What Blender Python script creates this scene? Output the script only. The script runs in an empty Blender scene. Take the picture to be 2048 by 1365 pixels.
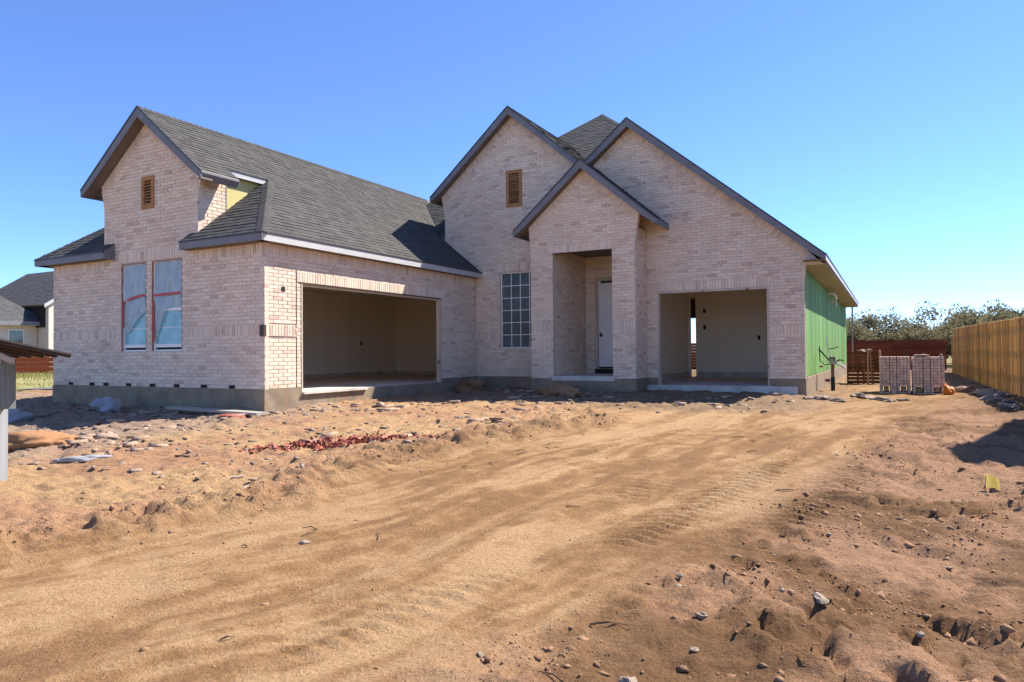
import bpy, bmesh, math, random
import numpy as np
from mathutils import Vector, Matrix
random.seed(7)
rng = np.random.default_rng(7)
SC = bpy.context.scene
COL = SC.collection

# ------------------------------------------------------------------ camera
CAM = Vector((10.936, -9.946, 0.678))
F_PX = 1402.9
yaw, pitch, roll = math.radians(-28.271), math.radians(1.006), math.radians(0.513)
fw = Vector((math.sin(yaw), math.cos(yaw), 0)); rt = Vector((math.cos(yaw), -math.sin(yaw), 0)); up = Vector((0, 0, 1))
fw2 = fw*math.cos(pitch)+up*math.sin(pitch); up2 = up*math.cos(pitch)-fw*math.sin(pitch)
rt3 = rt*math.cos(roll)-up2*math.sin(roll); up3 = up2*math.cos(roll)+rt*math.sin(roll)
cd = bpy.data.cameras.new('camera'); cam = bpy.data.objects.new('camera', cd); COL.objects.link(cam)
M = Matrix((rt3, up3, -fw2)).transposed().to_4x4(); M.translation = CAM
cam.matrix_world = M
cd.sensor_width = 36; cd.lens = F_PX/2048*36; cd.clip_end = 3000; cd.clip_start = 0.05
SC.camera = cam

# ------------------------------------------------------------------ sky, sun, exposure
SUN_DIR = Vector((2.0, 2.76, 3.9)).normalized()          # towards the sun
w = bpy.data.worlds.new('World'); SC.world = w; w.use_nodes = True
nt = w.node_tree; bg = nt.nodes['Background']
sky = nt.nodes.new('ShaderNodeTexSky'); sky.sky_type = 'NISHITA'; sky.sun_disc = False
sky.sun_elevation = math.asin(SUN_DIR.z)
sky.sun_rotation = math.atan2(SUN_DIR.x, SUN_DIR.y)
sky.altitude = 5500; sky.air_density = 1.4; sky.dust_density = 0.0; sky.ozone_density = 9.0
tint = nt.nodes.new('ShaderNodeMix'); tint.data_type = 'RGBA'; tint.blend_type = 'MULTIPLY'; tint.inputs[0].default_value = 1.0
tint.inputs[7].default_value = (0.94, 0.90, 0.97, 1.0)
nt.links.new(sky.outputs[0], tint.inputs[6]); nt.links.new(tint.outputs[2], bg.inputs[0]); bg.inputs[1].default_value = 0.12
sd = bpy.data.lights.new('sun', 'SUN'); sun = bpy.data.objects.new('sun', sd); COL.objects.link(sun)
sd.energy = 4.25; sd.angle = math.radians(0.55); sd.color = (1.0, 0.95, 0.885)
sun.rotation_euler = SUN_DIR.to_track_quat('Z', 'Y').to_euler(); sun.location = (30, 40, 60)
SC.view_settings.view_transform = 'Standard'; SC.view_settings.look = 'None'
SC.view_settings.gamma = 1; SC.view_settings.use_curve_mapping = False
SC.view_settings.exposure = 1.32
SC.render.engine = 'CYCLES'
SC.cycles.use_denoising = True
SC.cycles.max_bounces = 10; SC.cycles.diffuse_bounces = 6; SC.cycles.glossy_bounces = 4
SC.cycles.transparent_max_bounces = 12

# ------------------------------------------------------------------ materials
def new_mat(name):
    m = bpy.data.materials.new(name); m.use_nodes = True
    return m, m.node_tree, m.node_tree.nodes['Principled BSDF']
def N(t, kind, **kw):
    n = t.nodes.new(kind)
    for k, v in kw.items():
        if k in n.inputs: n.inputs[k].default_value = v
        else: setattr(n, k, v)
    return n
def ramp(t, stops, fac):
    r = t.nodes.new('ShaderNodeValToRGB'); e = r.color_ramp.elements
    while len(e) < len(stops): e.new(0.5)
    for i, (p, c) in enumerate(stops):
        e[i].position = p; e[i].color = (*c, 1)
    t.links.new(fac, r.inputs[0]); return r.outputs[0]
def mixc(t, fac, a, b, mode='MIX'):
    n = t.nodes.new('ShaderNodeMix'); n.data_type = 'RGBA'; n.blend_type = mode
    for s, v in ((0, fac), (6, a), (7, b)):
        if hasattr(v, 'is_output'): t.links.new(v, n.inputs[s])
        elif s == 0: n.inputs[0].default_value = v
        else: n.inputs[s].default_value = (*v, 1)
    return n.outputs[2]
def pos(t, scale=(1, 1, 1)):
    g = t.nodes.new('ShaderNodeNewGeometry'); m = t.nodes.new('ShaderNodeMapping')
    m.inputs['Scale'].default_value = scale
    t.links.new(g.outputs['Position'], m.inputs[0]); return m.outputs[0]
def noise(t, scale, detail=4, rough=0.55, stretch=(1, 1, 1)):
    n = N(t, 'ShaderNodeTexNoise', Scale=scale, Detail=detail, Roughness=rough)
    t.links.new(pos(t, stretch), n.inputs['Vector']); return n.outputs['Fac']
def attr(t, name):
    n = t.nodes.new('ShaderNodeAttribute'); n.attribute_name = name; return n
def bump(t, b, h, strength=0.4, dist=0.01):
    n = N(t, 'ShaderNodeBump', Strength=strength, Distance=dist)
    t.links.new(h, n.inputs['Height']); t.links.new(n.outputs[0], b.inputs['Normal'])
def simple(name, c1, c2=None, scale=8, rough=0.8, stretch=(1, 1, 1), bstr=0.2, bdist=0.005, metal=0, lo=0.35, hi=0.65, spec=0.3, tone=False):
    m, t, b = new_mat(name)
    c2 = c2 or tuple(v*0.82 for v in c1)
    f = noise(t, scale, 5, 0.6, stretch)
    col = ramp(t, [(lo, c2), (hi, c1)], f)
    if tone:
        a = attr(t, 'tone'); k = ramp(t, [(0, (0.72, 0.70, 0.68)), (1, (1.12, 1.1, 1.08))], a.outputs['Fac'])
        col = mixc(t, 1.0, col, k, 'MULTIPLY')
    t.links.new(col, b.inputs['Base Color'])
    b.inputs['Roughness'].default_value = rough; b.inputs['Metallic'].default_value = metal
    b.inputs['Specular IOR Level'].default_value = spec
    if bstr: bump(t, b, f, bstr, bdist)
    return m

def brick_mat():
    m, t, b = new_mat('brick')
    a = attr(t, 'tone').outputs['Fac']
    base = ramp(t, [(0.0, (0.50, 0.35, 0.265)), (0.12, (0.62, 0.455, 0.34)), (0.4, (0.745, 0.575, 0.425)), (0.75, (0.81, 0.65, 0.49)), (1.0, (0.85, 0.71, 0.55))], a)
    n1 = noise(t, 21, 5, 0.7); n2 = noise(t, 95, 3, 0.6); n3 = noise(t, 0.9, 3, 0.5)
    wash = ramp(t, [(0.45, (0, 0, 0)), (0.68, (1, 1, 1))], n1)
    c = mixc(t, wash, base, (0.86, 0.73, 0.565))
    c = mixc(t, 0.5, c, ramp(t, [(0.3, (0.74, 0.72, 0.72)), (0.7, (1.08, 1.07, 1.05))], n2), 'MULTIPLY')
    c = mixc(t, 0.35, c, ramp(t, [(0.35, (0.80, 0.78, 0.80)), (0.65, (1.1, 1.08, 1.05))], n3), 'MULTIPLY')
    t.links.new(c, b.inputs['Base Color']); b.inputs['Roughness'].default_value = 0.93
    b.inputs['Specular IOR Level'].default_value = 0.2
    bump(t, b, n2, 0.5, 0.006)
    return m
def shingle_mat(name, base=(0.084, 0.078, 0.070)):
    m, t, b = new_mat(name)
    a = attr(t, 'tone').outputs['Fac']
    k = ramp(t, [(0, tuple(v*0.78 for v in base)), (0.5, base), (1, tuple(v*1.18 for v in base))], a)
    n1 = noise(t, 160, 2, 0.6); n2 = noise(t, 1.4, 4, 0.5)
    c = mixc(t, 0.6, k, ramp(t, [(0.3, (0.6, 0.6, 0.6)), (0.7, (1.35, 1.33, 1.3))], n1), 'MULTIPLY')
    c = mixc(t, 0.5, c, ramp(t, [(0.3, (0.85, 0.86, 0.88)), (0.7, (1.12, 1.1, 1.06))], n2), 'MULTIPLY')
    t.links.new(c, b.inputs['Base Color']); b.inputs['Roughness'].default_value = 0.95
    b.inputs['Specular IOR Level'].default_value = 0.2
    bump(t, b, n1, 0.5, 0.004)
    return m
def concrete_mat(name, c=(0.30, 0.285, 0.255), stain=True):
    m, t, b = new_mat(name)
    n1 = noise(t, 2.2, 6, 0.65); n2 = noise(t, 45, 4, 0.6); n3 = noise(t, 1.1, 4, 0.6, (3, 3, 0.5))
    col = ramp(t, [(0.3, tuple(v*0.62 for v in c)), (0.7, tuple(v*1.15 for v in c))], n1)
    col = mixc(t, 0.4, col, ramp(t, [(0.3, (0.7, 0.7, 0.7)), (0.7, (1.15, 1.15, 1.15))], n2), 'MULTIPLY')
    if stain:
        s = ramp(t, [(0.52, (0, 0, 0)), (0.68, (0.65, 0.65, 0.65))], n3)
        col = mixc(t, s, col, (0.33, 0.17, 0.105))
    t.links.new(col, b.inputs['Base Color']); b.inputs['Roughness'].default_value = 0.9
    b.inputs['Specular IOR Level'].default_value = 0.25
    bump(t, b, n2, 0.4, 0.006)
    return m
def glass_mat(name, tint=(0.03, 0.045, 0.05), rough=0.04):
    m, t, b = new_mat(name)
    n1 = noise(t, 3.0, 2)
    t.links.new(ramp(t, [(0.3, tint), (0.7, tuple(v*1.5 for v in tint))], n1), b.inputs['Base Color'])
    b.inputs['Roughness'].default_value = rough; b.inputs['IOR'].default_value = 1.52
    b.inputs['Specular IOR Level'].default_value = 0.6
    bump(t, b, n1, 0.08, 0.01)
    return m
def film_mat():
    m, t, b = new_mat('plastic_film')
    n1 = noise(t, 9, 4, 0.6, (1, 1, 0.4))
    t.links.new(ramp(t, [(0.3, (0.40, 0.43, 0.42)), (0.7, (0.60, 0.64, 0.63))], n1), b.inputs['Base Color'])
    b.inputs['Roughness'].default_value = 0.35; b.inputs['Alpha'].default_value = 0.62
    bump(t, b, n1, 0.6, 0.02)
    return m
def wood_mat(name, c1, c2, axis=2, tone=True, scale=9, rough=0.8):
    st = [14, 14, 14]; st[axis] = 0.8
    m, t, b = new_mat(name)
    f = noise(t, scale*0.35, 5, 0.6, tuple(v/4 for v in st)); kn = noise(t, 5.5, 1, 0.4, (1, 1, 0.6))
    c = ramp(t, [(0.3, c2), (0.7, c1)], f)
    kk = ramp(t, [(0.70, (1, 1, 1)), (0.76, (0.45, 0.35, 0.3))], kn)
    c = mixc(t, 1.0, c, kk, 'MULTIPLY')
    if tone:
        a = attr(t, 'tone').outputs['Fac']
        c = mixc(t, 1.0, c, ramp(t, [(0, (0.68, 0.64, 0.60)), (1, (1.15, 1.12, 1.08))], a), 'MULTIPLY')
    t.links.new(c, b.inputs['Base Color']); b.inputs['Roughness'].default_value = rough
    b.inputs['Specular IOR Level'].default_value = 0.25
    bump(t, b, f, 0.3, 0.004)
    return m
def ground_mat():
    m, t, b = new_mat('dirt')
    a = attr(t, 'Col').outputs['Color']; r = attr(t, 'rough').outputs['Fac']
    n1 = noise(t, 34, 5, 0.7); n2 = noise(t, 190, 3, 0.65); n3 = noise(t, 7, 4, 0.6)
    c = mixc(t, 0.55, a, ramp(t, [(0.30, (0.50, 0.45, 0.40)), (0.5, (1, 1, 1)), (0.68, (1.25, 1.27, 1.30))], n1), 'MULTIPLY')
    c = mixc(t, 0.7, c, ramp(t, [(0.30, (0.58, 0.53, 0.48)), (0.68, (1.25, 1.25, 1.25))], n2), 'MULTIPLY')
    c = mixc(t, 0.4, c, ramp(t, [(0.3, (0.82, 0.78, 0.74)), (0.7, (1.14, 1.14, 1.12))], n3), 'MULTIPLY')
    t.links.new(c, b.inputs['Base Color']); b.inputs['Roughness'].default_value = 0.97
    b.inputs['Specular IOR Level'].default_value = 0.12
    mm = N(t, 'ShaderNodeMath', operation='MULTIPLY_ADD'); t.links.new(n2, mm.inputs[0]); mm.inputs[1].default_value = 0.35; t.links.new(n1, mm.inputs[2])
    bump(t, b, mm.outputs[0], 0.9, 0.03)
    return m
def leaf_mat(name, c1, c2):
    m, t, b = new_mat(name)
    a = attr(t, 'tone').outputs['Fac']
    c = ramp(t, [(0, c2), (1, c1)], a)
    d = t.nodes.new('ShaderNodeBsdfDiffuse'); tr = t.nodes.new('ShaderNodeBsdfTranslucent'); mx_ = t.nodes.new('ShaderNodeMixShader'); mx_.inputs[0].default_value = 0.42
    t.links.new(c, d.inputs[0]); t.links.new(c, tr.inputs[0]); t.links.new(d.outputs[0], mx_.inputs[1]); t.links.new(tr.outputs[0], mx_.inputs[2])
    t.links.new(mx_.outputs[0], t.nodes['Material Output'].inputs[0])
    return m

MT = dict(
 brick=brick_mat(), brickdark=simple('cube_brick', (0.74, 0.53, 0.41), (0.58, 0.40, 0.31), 12, 0.95, tone=True), mortar=simple('mortar', (0.70, 0.58, 0.45), (0.62, 0.50, 0.385), 14, 0.95),
 shingle=shingle_mat('shingle'), deck=simple('roof_deck', (0.22, 0.19, 0.16), None, 5, 0.9),
 trim=simple('grey_trim', (0.205, 0.20, 0.205), (0.165, 0.16, 0.165), 3, 0.6, bstr=0.05),
 trim_sunlit=simple('sunlit_grey_trim', (0.52, 0.505, 0.48), (0.47, 0.455, 0.43), 3, 0.55, bstr=0.05),  # same grey trim with its sunlit brightness put into the colour
 soffit=simple('soffit', (0.19, 0.155, 0.13), (0.15, 0.12, 0.10), 3, 0.8, bstr=0.05),
 drip=simple('drip_edge', (0.05, 0.05, 0.055), None, 4, 0.5, bstr=0),
 conc=concrete_mat('foundation_concrete', (0.30, 0.235, 0.155)), slab=concrete_mat('slab_concrete', (0.66, 0.59, 0.50), False),
 mud=simple('joint_compound', (0.84, 0.76, 0.64), (0.78, 0.68, 0.55), 6, 0.9, bstr=0.05),
 drywall=simple('drywall', (0.92, 0.81, 0.65), (0.89, 0.78, 0.62), 0.8, 0.95, bstr=0.03),
 buck=wood_mat('door_buck', (0.60, 0.50, 0.38), (0.46, 0.37, 0.27), 2, False),
 cedar=wood_mat('vent_wood', (0.50, 0.26, 0.11), (0.36, 0.17, 0.065), 0, True),
 white=simple('white_vinyl', (0.88, 0.82, 0.72), (0.85, 0.79, 0.69), 3, 0.45, bstr=0),
 door=simple('white_door', (0.82, 0.75, 0.66), (0.77, 0.70, 0.615), 2, 0.5, bstr=0.03),
 glass=glass_mat('window_glass', (0.085, 0.115, 0.11)), film=film_mat(),
 tealglass=glass_mat('film_covered_glass', (0.16, 0.36, 0.38), 0.3),
 redtape=simple('red_tape', (0.55, 0.055, 0.05), (0.42, 0.04, 0.035), 12, 0.45, bstr=0.1),
 redwood=simple('red_stained_buck', (0.34, 0.15, 0.12), (0.42, 0.30, 0.22), 18, 0.85),
 green=simple('green_sheathing', (0.165, 0.335, 0.085), (0.13, 0.28, 0.07), 1.6, 0.75, (1, 1, 0.3), bstr=0.05, tone=True),
 yellow=simple('yellow_sheathing', (0.62, 0.53, 0.22), (0.55, 0.47, 0.19), 2, 0.8, bstr=0.04),
 black=simple('black_plastic', (0.02, 0.02, 0.022), None, 6, 0.45, bstr=0.05),
 dark=simple('dark_void', (0.03, 0.025, 0.02), None, 6, 0.9, bstr=0),
 steel=simple('dark_steel', (0.06, 0.05, 0.045), (0.09, 0.06, 0.045), 10, 0.6, metal=0.3),
 pvc=simple('white_pvc', (0.72, 0.71, 0.68), None, 6, 0.4, bstr=0),
 copper=simple('rusty_pipe', (0.24, 0.12, 0.07), (0.15, 0.08, 0.05), 14, 0.7),
 pine=wood_mat('new_pine', (0.70, 0.44, 0.165), (0.52, 0.30, 0.095), 2, True),
 redfence=wood_mat('red_stained_fence', (0.235, 0.062, 0.032), (0.155, 0.038, 0.02), 0, True),
 palepost=wood_mat('pale_painted_post', (0.42, 0.43, 0.41), (0.30, 0.30, 0.285), 2, False),
 grey=wood_mat('weathered_wood', (0.21, 0.225, 0.195), (0.145, 0.155, 0.135), 2, False),
 greyd=wood_mat('dark_weathered_wood', (0.075, 0.06, 0.05), (0.04, 0.032, 0.027), 0, False),
 palletw=wood_mat('pallet_wood', (0.46, 0.33, 0.20), (0.32, 0.21, 0.12), 2, True),
 darkwood=wood_mat('dark_stack_wood', (0.20, 0.085, 0.04), (0.12, 0.045, 0.022), 0, True),
 cream=simple('cream_brick', (0.66, 0.60, 0.50), (0.58, 0.51, 0.41), 7, 0.9, (1, 1, 4)),
 stone=simple('limestone', (0.34, 0.27, 0.195), (0.22, 0.165, 0.115), 16, 0.95, bstr=0.5, bdist=0.01),
 clod=simple('dirt_clod', (0.34, 0.195, 0.105), (0.25, 0.14, 0.075), 22, 0.97, bstr=0.6, bdist=0.01, tone=True),
 rubble=simple('rubble', (0.36, 0.28, 0.215), (0.22, 0.16, 0.12), 18, 0.95, bstr=0.5, bdist=0.01, tone=True),
 rubblepale=simple('pale_rubble', (0.46, 0.335, 0.235), (0.31, 0.21, 0.145), 18, 0.95, bstr=0.4, bdist=0.01, tone=True),
 bag=simple('grey_plastic', (0.36, 0.35, 0.345), (0.26, 0.255, 0.25), 6, 0.5, bstr=0.4, bdist=0.02),
 redplastic=simple('red_plastic', (0.43, 0.11, 0.065), (0.27, 0.075, 0.05), 9, 0.5, bstr=0.3, tone=True),
 orange=simple('orange_plastic', (0.72, 0.22, 0.03), (0.6, 0.14, 0.02), 9, 0.5, bstr=0.3),
 flag=simple('yellow_flag', (0.50, 0.31, 0.002), (0.45, 0.27, 0.002), 9, 0.5, bstr=0.05),
 sand=simple('orange_sand', (0.34, 0.175, 0.08), (0.27, 0.135, 0.06), 20, 0.97, bstr=0.5, bdist=0.01),
 plank=wood_mat('grey_plank', (0.40, 0.36, 0.30), (0.28, 0.25, 0.21), 0, False),
 twig=simple('twig', (0.17, 0.10, 0.055), (0.10, 0.06, 0.03), 30, 0.9),
 bark=simple('bark', (0.12, 0.095, 0.07), (0.07, 0.055, 0.04), 12, 0.95),
 leaf=leaf_mat('leaf_olive', (0.29, 0.28, 0.145), (0.125, 0.13, 0.065)),
 leaf2=leaf_mat('leaf_brown', (0.31, 0.275, 0.155), (0.135, 0.125, 0.07)),
 grass=leaf_mat('dry_grass', (0.34, 0.28, 0.10), (0.16, 0.17, 0.05)),
 lawn=simple('lawn', (0.30, 0.25, 0.10), (0.20, 0.20, 0.06), 3, 0.95, bstr=0.3),
 asphalt=simple('grey_road', (0.16, 0.155, 0.15), (0.12, 0.115, 0.11), 8, 0.9),
 ground=ground_mat(),
)

# ------------------------------------------------------------------ helpers
class MB:
    def __init__(s): s.v = []; s.f = []; s.t = []
    def add(s, vs, fs, tone=0.5):
        o = len(s.v); s.v += [tuple(p) for p in vs]; s.f += [tuple(i+o for i in f) for f in fs]; s.t += [tone]*len(fs)
    BOXF = [(0, 3, 2, 1), (4, 5, 6, 7), (0, 1, 5, 4), (1, 2, 6, 5), (2, 3, 7, 6), (3, 0, 4, 7)]
    def box(s, a, b, tone=0.5):
        x0, y0, z0 = (min(a[i], b[i]) for i in range(3)); x1, y1, z1 = (max(a[i], b[i]) for i in range(3))
        s.add([(x0, y0, z0), (x1, y0, z0), (x1, y1, z0), (x0, y1, z0), (x0, y0, z1), (x1, y0, z1), (x1, y1, z1), (x0, y1, z1)], s.BOXF, tone)
    def obox(s, o, a, b, c, tone=0.5):
        o, a, b, c = map(Vector, (o, a, b, c))
        if a.cross(b).dot(c) < 0: a, b = b, a
        s.add([o, o+a, o+a+b, o+b, o+c, o+a+c, o+a+b+c, o+b+c], s.BOXF, tone)
    def prism(s, poly, off, tone=0.5):
        poly = [Vector(p) for p in poly]; off = Vector(off); n = len(poly)
        nn = Vector((0, 0, 0))
        for i in range(n): nn += poly[i].cross(poly[(i+1) % n])
        if nn.dot(off) > 0: poly.reverse()
        s.add(poly+[p+off for p in poly], [tuple(range(n)), tuple(range(2*n-1, n-1, -1))]+[(i, i+n, (i+1) % n+n, (i+1) % n) for i in range(n)], tone)
    def bar(s, p, q, w, h, tone=0.5, upv=(0, 0, 1)):
        p, q = Vector(p), Vector(q); d = q-p; a = d.cross(Vector(upv))
        if a.length < 1e-6: a = d.cross(Vector((1, 0, 0)))
        a.normalize(); b = a.cross(d).normalized()
        s.obox(p-a*w/2-b*h/2, d, a*w, b*h, tone)
    def tube(s, path, r, n=8, tone=0.5):
        path = [Vector(p) for p in path]; rr = r if isinstance(r, (list, tuple)) else [r]*len(path)
        rings = []
        for i, p in enumerate(path):
            d = (path[min(i+1, len(path)-1)]-path[max(i-1, 0)]).normalized()
            a = d.cross(Vector((0.31, 0.17, 0.93)));
            if a.length < 1e-3: a = d.cross(Vector((1, 0, 0)))
            a.normalize(); b = d.cross(a)
            rings.append([p+(a*math.cos(k*2*math.pi/n)+b*math.sin(k*2*math.pi/n))*rr[i] for k in range(n)])
        fs = []
        for i in range(len(path)-1):
            for k in range(n): fs.append((i*n+k, i*n+(k+1) % n, (i+1)*n+(k+1) % n, (i+1)*n+k))
        fs.append(tuple(range(n-1, -1, -1))); fs.append(tuple((len(path)-1)*n+k for k in range(n)))
        s.add([p for r_ in rings for p in r_], fs, tone)
    def mesh(s, name):
        me = bpy.data.meshes.new(name); me.from_pydata(s.v, [], s.f)
        a = me.attributes.new('tone', 'FLOAT', 'FACE'); a.data.foreach_set('value', np.array(s.t, dtype=np.float32))
        me.update(); return me
    def build(s, name, mat, parent=None, smooth=False, **kw):
        return obj(name, s.mesh(name), mat, parent, smooth, **kw)
def obj(name, me, mat, parent=None, smooth=False, **kw):
    if mat is not None and not me.materials: me.materials.append(MT[mat] if isinstance(mat, str) else mat)
    o = bpy.data.objects.new(name, me); COL.objects.link(o)
    if parent is not None:
        o.parent = parent; o.matrix_parent_inverse = world_inv(parent)
    if smooth: me.polygons.foreach_set('use_smooth', [True]*len(me.polygons))
    tag(o, **kw); return o
def world_inv(p):
    m = Matrix.Translation(p.location) @ p.rotation_euler.to_matrix().to_4x4()
    q = p.parent
    if q is not None: m = world(q) @ p.matrix_parent_inverse @ m
    return m.inverted()
def world(p):
    return world_inv(p).inverted()
def tag(o, label=None, category=None, group=None, kind=None):
    for k, v in (('label', label), ('category', category), ('group', group), ('kind', kind)):
        if v: o[k] = v
    return o
def empty(name, loc, label, category, group=None, rz=0):
    o = bpy.data.objects.new(name, None); COL.objects.link(o); o.location = loc; o.rotation_euler = (0, 0, rz)
    o.empty_display_size = 0.2
    return tag(o, label, category, group)
def box_part(name, a, b, mat, parent, **kw):
    m = MB(); m.box(a, b); return m.build(name, mat, parent, **kw)

# polygon scan helpers in (u, v)
def spans(poly, v):
    xs = []
    n = len(poly)
    for i in range(n):
        (u0, v0), (u1, v1) = poly[i], poly[(i+1) % n]
        if (v0 <= v < v1) or (v1 <= v < v0): xs.append(u0+(v-v0)*(u1-u0)/(v1-v0))
    xs.sort(); return [(xs[i], xs[i+1]) for i in range(0, len(xs)-1, 2)]
def cells(poly, holes):
    us = sorted({round(p[0], 5) for p in poly} | {round(h[i], 5) for h in holes for i in (0, 1)})
    swap = [(v, u) for u, v in poly]; out = []
    for a, b in zip(us, us[1:]):
        if b-a < 1e-4: continue
        e = (b-a)*1e-4
        sa, sb = spans(swap, a+e), spans(swap, b-e)
        for (l0, h0), (l1, h1) in zip(sa, sb):
            segs = [((l0, l1), (h0, h1))]
            for (hu0, hu1, hv0, hv1) in holes:
                if hu0 <= a+1e-4 and hu1 >= b-1e-4:
                    ns = []
                    for lo, hi in segs:
                        if hv0 >= min(hi) or hv1 <= max(lo): ns.append((lo, hi)); continue
                        if hv0 > max(lo)+1e-4: ns.append((lo, (hv0, hv0)))
                        if hv1 < min(hi)-1e-4: ns.append(((hv1, hv1), hi))
                    segs = ns
            for lo, hi in segs: out.append([(a, lo[0]), (b, lo[1]), (b, hi[1]), (a, hi[0])])
    return out

# ------------------------------------------------------------------ brick walls
BL, BH, JT = 0.235, 0.067, 0.011
ALL_BRICKS = []           # (distance, wall, origin, U, V, N, length, height, tone, full)
def brick_tone():
    r = random.random()
    return random.uniform(0.0, 0.2) if r < 0.10 else random.uniform(0.25, 0.75) if r < 0.75 else random.uniform(0.75, 1.0)
def clip_holes(sp, holes, va, vb):
    for (h0, h1, w0, w1) in holes:
        if min(vb, w1)-max(va, w0) < 0.4*(vb-va): continue
        ns = []
        for a, b in sp:
            if h1 <= a or h0 >= b: ns.append((a, b)); continue
            if h0 > a: ns.append((a, h0))
            if h1 < b: ns.append((h1, b))
        sp = ns
    return sp
def wall(name, parent, O, U, Nn, poly, holes=(), soldiers=(), rakes=(), thick=0.1, gaps=(), label=None):
    """poly in (u, v); holes (u0,u1,v0,v1) are open; soldiers: bands of upright bricks; rakes: ((u,v),(u,v)) edges lined with bricks square to them"""
    O, U, Nn = Vector(O), Vector(U), Vector(Nn); V = Vector((0, 0, 1))
    m = MB()
    for q in cells(poly, list(holes)):
        m.prism([O+U*u+V*v-Nn*0.014 for u, v in q], -Nn*thick)
    wo = m.build(name, 'mortar', parent, **({'label': label} if label else {}))
    H = list(holes)+list(soldiers)
    vmin = min(p[1] for p in poly); vmax = max(p[1] for p in poly)
    def put(c, a, b, L, Hh):
        tone = brick_tone(); pr = random.uniform(-0.002, 0.003)
        ALL_BRICKS.append(((c-CAM).length, wo, c+Nn*pr, a, b, Nn, L, Hh, tone))
    bands = []
    for (p, q) in rakes:
        p2, q2 = Vector(p), Vector(q); d = (q2-p2).normalized(); nr = Vector((d.y, -d.x))
        if nr.y > 0: nr = -nr
        bands.append([tuple(p2-nr*0.05), tuple(q2-nr*0.05), tuple(q2+nr*0.21), tuple(p2+nr*0.21)])
    row = 0; v = vmin+JT*0.5
    while v < vmax-0.03:
        va, vb = v, v+BH
        mid = (va+vb)/2; s2 = spans(poly, mid)
        for band in bands:
            for h0, h1 in spans(band, mid):
                s2 = clip_holes(s2, [(h0, h1, va, vb)], va, vb)
        for a, b in clip_holes(s2, H, va, vb):
            u = math.floor((a+100)/(BL+JT))*(BL+JT)-100-(0.5*(BL+JT) if row % 2 else 0)
            while u < b:
                ua, ub = max(u, a), min(u+BL, b)
                if ub-ua > 0.03 and not any(g0 < (ua+ub)/2 < g1 and abs((va+vb)/2-gv) < BH*0.6 for g0, g1, gv in gaps):
                    put(O+U*(ua+ub)/2+V*(va+vb)/2, U, V, ub-ua, BH)
                u += BL+JT
        v += BH+JT; row += 1
    for (h0, h1, w0, w1) in soldiers:
        n = max(1, round((h1-h0)/(BH+JT))); st = (h1-h0)/n
        for k in range(n): put(O+U*(h0+st*(k+0.5))+V*(w0+w1)/2, U, V, st-JT, (w1-w0)-JT)
    for (p, q) in rakes:
        p2, q2 = Vector(p), Vector(q); d = (q2-p2); L = d.length; d.normalize(); nrm = Vector((d.y, -d.x))
        if nrm.y > 0: nrm = -nrm
        n = int(L/(BH+JT)); st = L/n
        for k in range(n):
            c = p2+d*st*(k+0.5)+nrm*0.1
            put(O+U*c.x+V*c.y, U*d.x+V*d.y, U*nrm.x+V*nrm.y, st-JT, 0.19)
    return wo
def flush_bricks():
    ALL_BRICKS.sort(key=lambda r: r[0])
    singles, rest = [], {}
    for r in ALL_BRICKS:
        if len(singles) < 300 and abs(r[6]-BL) < 0.004 and abs(r[7]-BH) < 0.002: singles.append(r)
        else: rest.setdefault(r[1], []).append(r)
    D = 0.02
    def bv(c, a, b, n, L, Hh):
        ca, cb = a*L/2, b*Hh/2; e = 0.005
        ia, ib = a*(L/2-e), b*(Hh/2-e)
        f = [c-ia-ib, c+ia-ib, c+ia+ib, c-ia+ib]; o = [c-ca-cb-n*e, c+ca-cb-n*e, c+ca+cb-n*e, c-ca+cb-n*e]; k = [p-n*D for p in o]
        return f+o+k
    FF = [(0, 1, 2, 3)]+[(4+i, 4+(i+1) % 4, (i+1) % 4, i) for i in range(4)]+[(8+i, 8+(i+1) % 4, 4+(i+1) % 4, 4+i) for i in range(4)]
    FR = [tuple(reversed(f)) for f in FF]
    protos = []
    for k in range(8):
        m = MB(); X, Y, Z = Vector((1, 0, 0)), Vector((0, 1, 0)), Vector((0, 0, 1))
        m.add(bv(Vector((0, 0, 0)), X, Y, Z, BL, BH), FF, 0.08+0.125*k); me = m.mesh('brick'); me.materials.append(MT['brick']); protos.append(me)
    for (_, wo, c, a, b, n, L, Hh, tone) in singles:
        o = bpy.data.objects.new('brick', protos[min(7, int(tone*8))]); COL.objects.link(o)
        o.parent = wo; o.matrix_parent_inverse = world_inv(wo)
        if a.cross(b).dot(n) < 0: a = -a
        R = Matrix((a, b, n)).transposed(); o.location = c; o.rotation_euler = R.to_euler()
    for wo, lst in rest.items():
        m = MB()
        for (_, _, c, a, b, n, L, Hh, tone) in lst:
            m.add(bv(c, a, b, n, L, Hh), FF if a.cross(b).dot(n) > 0 else FR, tone)
        m.build('brickwork', 'brick', wo, kind='stuff')

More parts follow.
